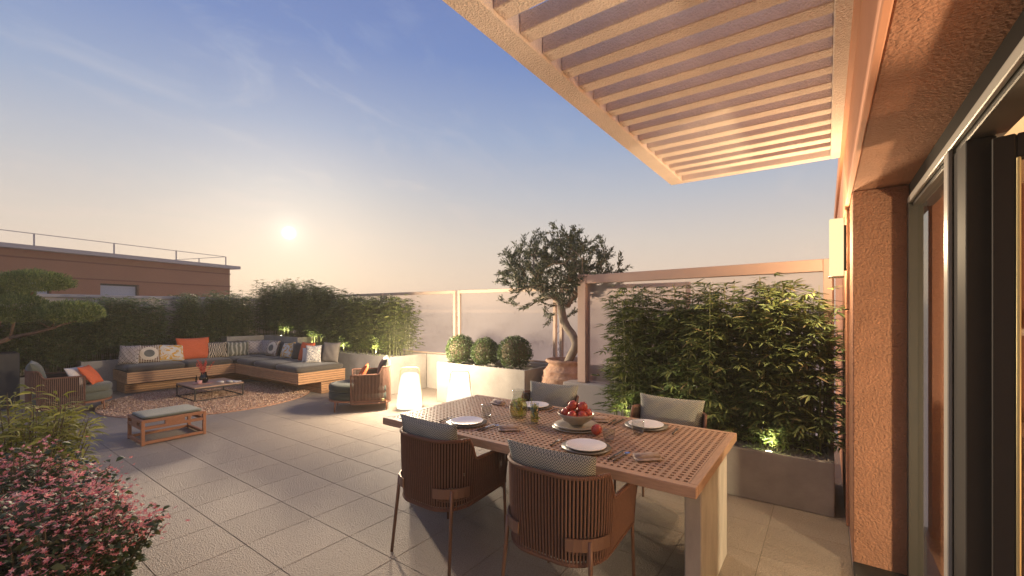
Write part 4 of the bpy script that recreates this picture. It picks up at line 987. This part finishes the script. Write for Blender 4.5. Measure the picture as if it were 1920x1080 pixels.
def dining_chair(label, x, y, rz):
    t = thing('dining_chair', label, 'chair', (x, y, 0), rz, 'woven dining chairs round the table')
    shell(t, .29, -.29, .27, .20, .41, .665, .80, -.10, belly=.035, taper=.93, shade_sheet=True)
    cushion_box(0, .0, .44, .50, .50, .07).build('seat_cushion', 'herring', t, True)
    m = MB(); 
    fr = resample(shell_path(.25, -.25, .25, .13), .04); m.tube([Vector((p[0], p[1], .43)) for p in fr], .010, 6, close=True); m.build('seat_frame', 'leg', t, True)
    for sx in (-1,1):
        m = MB().tube([(sx*.262, .245, .64), (sx*.27, .25, .40), (sx*.278, .262, 0)], [.009,.0105,.009], 8); m.build('leg', 'leg', t, True)
        lg = MB().tube([(sx*.238, -.238, .505), (sx*.243, -.245, .40), (sx*.262, -.285, 0)], [.011,.0115,.010], 8).build('leg', 'leg', t, True)
        bk = MB()
        pth = [(sx*(.09+.204*math.cos(a)), -.09-.204*math.sin(a)) for a in [R(12+k*11) for k in range(7)]]
        vs = []; fs = []
        for (a_, b__) in pth: vs += [(a_*1.02, b__*1.03, .455), (a_*1.02, b__*1.03, .515), (a_*1.0, b__*1.0, .455), (a_*1.0, b__*1.0, .515)]
        for i in range(len(pth)-1):
            o_ = i*4; fs += [(o_, o_+4, o_+5, o_+1), (o_+2, o_+3, o_+7, o_+6), (o_+1, o_+5, o_+7, o_+3), (o_, o_+2, o_+6, o_+4)]
        fs += [(0,1,3,2), (len(vs)-4, len(vs)-2, len(vs)-1, len(vs)-3)]
        MB().add(vs, fs).build('bracket', 'leg', lg)
    pl = pillow_mesh(.52, .34, .12).build('back_cushion', 'herring', t, True); pl.location = (0, -.14, .57); pl.rotation_euler = (R(13), 0, 0)
    return t
def tree_copy(o, parent=None):
    c = o.copy(); C.objects.link(c); c.parent = parent
    for k in list(o.children): tree_copy(k, c)
    return c
ch = dining_chair('near left dining chair with its back to the camera, left of the other near one', -2.08, 2.16, 0)
for x, y, rz, lb in ((-1.15, 2.12, .02, 'nearest dining chair, closest to the table leg with its woven back to the camera'),
                     (-2.12, 3.42, math.pi+.06, 'far left dining chair, behind the lemonade jug with only its pillow in view'),
                     (-1.03, 3.40, math.pi-.04, 'far right dining chair, its pillow standing before the right bamboo hedge')):
    c = tree_copy(ch); c.location = (x, y, 0); c.rotation_euler = (0, 0, rz); c['label'] = lb

def armchair(label, x, y, rz, fab, cat='armchair'):
    t = thing('lounge_armchair', label, cat, (x, y, 0), rz, 'low woven lounge armchairs')
    shell(t, .40, -.40, .22, .20, .13, .585, .70, -.24, cord=.0065, pitch=.021, taper=.97, railr=.012, shade_sheet=True)
    # round seat
    def dshape(k, z_):
        pts = []
        for j in range(13): a = -math.pi/2+math.pi*j/12; pts.append((math.sin(a)*.375*k, .20+math.cos(a)*.36*k, z_))
        pts += [(.375*k, -.33*k, z_), (-.375*k, -.33*k, z_)]
        return pts
    def slab(z0, z1, k=1.):
        lv = [dshape(k*.97, z0), dshape(k, z0+.02), dshape(k, z1-.03), dshape(k*.96, z1-.005), dshape(k*.6, z1+.008)]
        n_ = len(lv[0]); m = MB(); vs = [p for l_ in lv for p in l_]
        fs = [(i*n_+j, i*n_+(j+1) % n_, (i+1)*n_+(j+1) % n_, (i+1)*n_+j) for i in range(len(lv)-1) for j in range(n_)]
        fs += [tuple(range(n_))[::-1], tuple(range(4*n_, 5*n_))]; return m.add(vs, fs)
    slab(.155, .185, 1.0).build('seat_frame', 'red_wood', t); slab(.188, .31).build('seat_cushion', fab, t, True); slab(.312, .42).build('seat_cushion', fab, t, True)
    for (lx, ly) in ((-.27,.44),(.27,.44),(-.33,-.33),(.33,-.33)): MB().tube([(lx,ly,.16),(lx*1.02,ly*1.02,0)], [.013,.010], 8).build('leg', 'red_wood', t, True)
    pl = pillow_mesh(.56, .42, .18).build('back_cushion', fab, t, True); pl.location = (0, -.24, .42); pl.rotation_euler = (R(16), 0, 0)
    for sx in (-1,1): B(sx*.385-.012, sx*.385+.03, -.30, -.26, .16, .20, .003).build('bracket', 'brass', t)
    return t
armchair('low woven lounge armchair with green cushions at the left, facing the rug', -9.72, 1.42, R(-8), 'green')
armchair('low woven lounge armchair at the right end of the lounge, its side to the camera', -6.20, 4.42, R(143), 'darkgreen')
pillow('white cushion lying in the left armchair', -9.50, 1.62, .43, .36, .32, 'cream', R(135), 30, .10, 'cushions in the armchairs')
pillow('orange cushion in the left armchair behind the white one', -9.52, 1.78, .43, .38, .34, 'orange', R(150), 34, .10, 'cushions in the armchairs')
pillow('dull orange cushion leaning in the right armchair', -6.27, 4.33, .43, .38, .32, 'orange', R(-37), 30, .08, 'cushions in the armchairs')

# ================================================================== dining table
X0, X1, Y0, Y1, ZT = -2.86, -.505, 2.20, 3.36, .75
dt = thing('dining_table', 'large wooden dining table with a square lattice top on two concrete slab legs', 'table', ((X0+X1)/2, (Y0+Y1)/2, 0))
cx, cy = (X0+X1)/2, (Y0+Y1)/2; bw_ = .045; th_ = .055
B(X0-cx, X1-cx, Y0-cy, Y0+bw_-cy, ZT-th_, ZT, .003).build('edge_board', 'teak', dt); B(X0-cx, X1-cx, Y1-bw_-cy, Y1-cy, ZT-th_, ZT, .003).build('edge_board', 'teak', dt)
tk2 = mat('table_teak_end', (.47,.295,.19), .5, var=.30, vscale=7, stretch=(12,1.2,12), bump=.1, bscale=60)
B(X0-cx, X0+bw_-cx, Y0+bw_+.0005-cy, Y1-bw_-.0005-cy, ZT-th_, ZT-.0005, .003).build('edge_board', tk2, dt); B(X1-bw_-cx, X1-cx, Y0+bw_+.0005-cy, Y1-bw_-.0005-cy, ZT-th_, ZT-.0005, .003).build('edge_board', tk2, dt)
gx0, gx1, gy0, gy1 = X0+bw_-cx, X1-bw_-cx, Y0+bw_-cy, Y1-bw_-cy
nx, ny = 58, 27; px_, py_ = (gx1-gx0)/nx, (gy1-gy0)/ny; hw_ = .0105
vs, fs = [], []
def vtx(x, y, z_): vs.append((x, y, z_)); return len(vs)-1
zt, zb_ = ZT-.001, ZT-.028
for i in range(nx):
    for j in range(ny):
        ax_, bx_ = gx0+i*px_, gx0+(i+1)*px_; ay_, by_ = gy0+j*py_, gy0+(j+1)*py_; mx, my = (ax_+bx_)/2, (ay_+by_)/2
        o4 = [vtx(ax_,ay_,zt), vtx(bx_,ay_,zt), vtx(bx_,by_,zt), vtx(ax_,by_,zt)]
        i4 = [vtx(mx-hw_,my-hw_,zt), vtx(mx+hw_,my-hw_,zt), vtx(mx+hw_,my+hw_,zt), vtx(mx-hw_,my+hw_,zt)]
        b4 = [vtx(mx-hw_,my-hw_,zb_), vtx(mx+hw_,my-hw_,zb_), vtx(mx+hw_,my+hw_,zb_), vtx(mx-hw_,my+hw_,zb_)]
        for k in range(4):
            k2 = (k+1) % 4; fs += [(o4[k], o4[k2], i4[k2], i4[k]), (i4[k], i4[k2], b4[k2], b4[k])]
MB().add(vs, fs).build('lattice_top', 'teak', dt)
MB().box(gx0, gx1, gy0, gy1, ZT-.040, ZT-.034).build('hole_shade_board', 'dark', dt)  # dark sheet added under the lattice, stands for shade in the holes
for (a, b_) in ((-.615,-.53),(-2.80,-2.715)): B(a-cx, b_-cx, 2.42-cy, 3.14-cy, 0, ZT-th_-.0005, .005).build('slab_leg', 'conc_leg', dt)
for yy in (2.40, 3.12): B(-2.70-cx, -.63-cx, yy-cy, yy+.04-cy, ZT-.10, ZT-.041).build('under_rail', 'teak', dt)

# ---- place settings
def plates(lb, x, y):
    o = MB().lathe([(0,.0),(.10,.0),(.150,.010),(.152,.013),(.10,.005),(0,.004)], 40).build('charger_plate', 'charger', None, True); o.location = (x, y, ZT+.001); tag(o, 'dark round charger under the '+lb, 'plate', 'dark charger plates')
    o = MB().lathe([(0,.0),(.08,.0),(.122,.011),(.125,.016),(.120,.0155),(.080,.006),(0,.005)], 40).build('dinner_plate', 'plate', None, True); o.location = (x, y, ZT+.010); tag(o, lb, 'plate', 'white dinner plates')
plates('white plate nearest the camera at the near right place', -1.20, 2.44)
plates('white plate at the near left place of the table', -2.19, 2.45)
plates('white plate at the far right place below the bamboo', -1.07, 3.15)
plates('white plate at the far left place behind the jug', -2.08, 3.22)
def knife(lb, x, y, rz, g='table knives'):
    t = thing('knife', lb, 'knife', (x, y, ZT+.005), rz, g); MB().tube([(0,-.10,0),(0,-.02,.001)], [.006,.0045], 8).build('handle', 'cutlery', t, True); B(-.007,.007,-.019,.10,-.001,.001,.0004).build('blade', 'silver', t)
def fork(lb, x, y, rz):
    t = thing('fork', lb, 'fork', (x, y, ZT+.005), rz, 'table forks'); MB().tube([(0,-.10,0),(0,-.0,.001)], [.006,.003], 8).build('handle', 'cutlery', t, True)
    m = MB(); m.box(-.009,.009,.0,.03,-.001,.001)
    for k in range(4): m.box(-.009+k*.0051, -.0065+k*.0051, .031, .07, -.001, .001)
    m.build('tines', 'silver', t)
def spoon(lb, x, y, rz):
    t = thing('spoon', lb, 'spoon', (x, y, ZT+.005), rz, 'table spoons'); MB().tube([(0,-.10,0),(0,.04,.001)], [.0055,.003], 8).build('handle', 'cutlery', t, True)
    m = MB().lathe([(0,0),(.012,.001),(.017,.005),(.016,.005),(.011,.002),(0,.001)], 16); m.v = [(a, b_*1.4+.058, c_) for a, b_, c_ in m.v]; m.build('bowl', 'silver', t, True)
fork('fork left of the nearest plate', -1.41, 2.45, .1); knife('knife right of the nearest plate', -1.00, 2.42, -.05); spoon('spoon right of the nearest plate beside its knife', -.96, 2.42, -.12)
fork('fork left of the near left plate', -2.40, 2.46, .15); knife('knife right of the near left plate', -2.00, 2.45, 0.); spoon('spoon right of the near left plate beside its knife', -1.96, 2.46, -.1)
fork('fork right of the far right plate', -.86, 3.16, .05); knife('knife left of the far right plate', -1.28, 3.15, .0); fork('second fork left of the far right plate', -1.32, 3.14, .1)
fork('fork right of the far left plate', -1.88, 3.22, .05); knife('knife left of the far left plate', -2.28, 3.22, 0.)
def napkin(lb, x, y, rz):
    m = MB(); n_ = 10
    for (w2, h2, off) in ((.07,.030,0),(.072,.012,-.025)):
        pts = [(w2*s_, 0) for s_ in (-1, 1)]
        prof = [(math.cos(a)*.030, math.sin(a)*h2*.55+h2*.55) for a in [2*math.pi*k/n_ for k in range(n_)]]
        vs = []
        for xx in (-w2, -w2*.3, w2*.3, w2): vs += [(xx+.006*math.sin(b_*90), a+off+.003*math.sin(xx*60), b_) for a, b_ in prof]
        fs = [(i*n_+k, i*n_+(k+1) % n_, (i+1)*n_+(k+1) % n_, (i+1)*n_+k) for i in range(3) for k in range(n_)]+[tuple(range(n_))[::-1], tuple(range(3*n_, 4*n_))]
        m.add(vs, fs)
    o = m.build('folded_napkin', 'linen', None, True); o.location = (x, y, ZT+.001); o.rotation_euler = (0,0,rz); tag(o, lb, 'napkin', 'folded striped napkins')
napkin('folded striped napkin right of the nearest plate', -.84, 2.47, .75); napkin('folded striped napkin right of the near left plate', -1.84, 2.50, .7)
napkin('folded striped napkin beside the far right place', -1.42, 3.10, .5); napkin('folded striped napkin beside the far left place', -2.42, 3.14, -.3)
tumbler('empty tumbler in front of the far right plate', -1.05, 2.93, ZT, .042, .10); tumbler('empty tumbler behind the near left plate', -2.20, 2.70, ZT, .040, .10); tumbler('empty tumbler behind the nearest plate', -1.15, 2.67, ZT, .038, .09)
# jug
jg = thing('jug', 'glass jug of lemonade with slices and mint', 'jug', (-1.99, 2.84, ZT))
MB().lathe([(0,0),(.055,0),(.066,.015),(.073,.055),(.070,.10),(.052,.145),(.044,.165),(.044,.20),(.049,.218),(.046,.218),(.041,.20),(.041,.165),(.049,.143),(.067,.10),(.070,.055),(.062,.018),(0,.01)], 32).build('glass_body', 'tumbler', jg, True)
MB().lathe([(0,.013),(.060,.017),(.068,.055),(.065,.10),(.050,.137),(0,.138)], 28).build('lemonade', 'lemon', jg, True)
MB().tube([(.045,0,.20),(.085,0,.19),(.10,0,.15),(.092,0,.11),(.066,0,.08)], .006, 8).build('handle', 'tumbler', jg, True)
n = 70; V, F = leaves(rng.uniform(-1,1,(n,3))*np.array([.035,.035,.035])+np.array([0,0,.10]), rand_dirs(n), .03, .018, 0, roll=1.); mkobj('mint_leaves', npmesh('mint_leaves', V, F), 'mint', jg, kind='stuff')
sl_m = mat('lemon_slice', (.78,.66,.20), .5)
for k in range(4): MB().lathe([(0,-.002),(.026,-.002),(.026,.002),(0,.002)], 18).build('lemon_slice', sl_m, jg, rot=(R(70+k*10), R(20*k), R(k*60)), loc=(.02*math.cos(k*2), .02*math.sin(k*2), .045+k*.02))
tg_ = thing('glass', 'tall glass of lemonade with mint in front of the jug', 'glass', (-1.78, 2.75, ZT), 0, 'drinking glasses')
MB().lathe([(0,0),(.028,0),(.031,.01),(.034,.155),(.031,.155),(.028,.014),(0,.012)], 24).build('glass_body', 'tumbler', tg_, True)
MB().lathe([(0,.014),(.0265,.016),(.029,.13),(0,.131)], 20).build('lemonade', 'lemon', tg_, True)
n = 46; V, F = leaves(rng.uniform(-1,1,(n,3))*np.array([.018,.018,.06])+np.array([0,0,.085]), rand_dirs(n)+np.array([0,0,.5]), .028, .016, 0, roll=1.); mkobj('mint_leaves', npmesh('mint_leaves', V, F), 'mint', tg_, kind='stuff')
MB().tube([(0,0,.02),(-.03,.0,.19)], .0025, 6).build('straw', 'mint', tg_)
# fruit bowl
FBX, FBY = -1.47, 2.83
for k, (r, zz, lb) in enumerate(((.175,0,'widest stone plate at the bottom under the fruit bowl'),(.16,.014,'middle stone plate under the fruit bowl'))):
    o = MB().lathe([(0,0),(r*.7,0),(r,.009),(r*1.005,.012),(r*.7,.004),(0,.004)], 40).build('stone_plate', 'stone_bowl', None, True); o.location = (FBX, FBY, ZT+.001+zz); tag(o, lb, 'plate', 'stone plates under the fruit bowl')
fbw = thing('fruit_bowl', 'stoneware bowl full of red pomegranates in the table centre', 'bowl', (FBX, FBY, ZT+.026))
MB().lathe([(0,0),(.05,0),(.055,.008),(.10,.035),(.13,.07),(.135,.085),(.130,.085),(.122,.068),(.09,.035),(0,.02)], 40).build('bowl', 'stone_bowl', fbw, True)
pm_mesh = None
def pomegranate(lb, x, y, z_, r, rx, ry, grp='red pomegranates'):
    t = thing('pomegranate', lb, 'pomegranate', (x, y, z_), 0, grp); t.rotation_euler = (rx, ry, random.random()*6)
    m = MB().lathe([(0,-r)]+[(r*math.sin(a)*(1+.03*math.cos(3*a)), -r*math.cos(a)*.95) for a in [i*math.pi/12 for i in range(1,12)]]+[(0,r*.95)], 20); m.build('fruit', 'pom', t, True)
    c = MB()
    for k in range(6):
        a = k*math.pi/3; c.add([(math.cos(a-.4)*r*.26, math.sin(a-.4)*r*.26, r*.9), (math.cos(a+.4)*r*.26, math.sin(a+.4)*r*.26, r*.9), (math.cos(a)*r*.42, math.sin(a)*r*.42, r*1.28), (math.cos(a)*r*.22, math.sin(a)*r*.22, r*.92)], [(0,1,2),(0,2,3),(1,3,2)])
    c.build('crown', 'pom', t)
zB = ZT+.026
for i, (dx, dy, dz, lb) in enumerate(((-.068,-.03,.078,'front left pomegranate in the bowl'),(-.075,.035,.080,'back left pomegranate in the bowl'),(.0,-.065,.072,'front middle pomegranate in the bowl'),(.066,-.035,.076,'front right pomegranate in the bowl'),(.07,.035,.078,'back right pomegranate in the bowl'),(.0,.065,.078,'back middle pomegranate in the bowl'),(-.03,.0,.130,'top left pomegranate of the pile in the bowl'),(.042,.012,.128,'top right pomegranate of the pile in the bowl'))):
    pomegranate(lb, FBX+dx, FBY+dy, zB+dz, .037, random.uniform(-1,1), random.uniform(-1,1))
pomegranate('single pomegranate lying on the table right of the fruit bowl', -1.27, 2.74, ZT+.037, .037, .9, .6)
pomegranate('dark single pomegranate behind the fruit bowl', -1.62, 3.07, ZT+.037, .037, .3, .6)
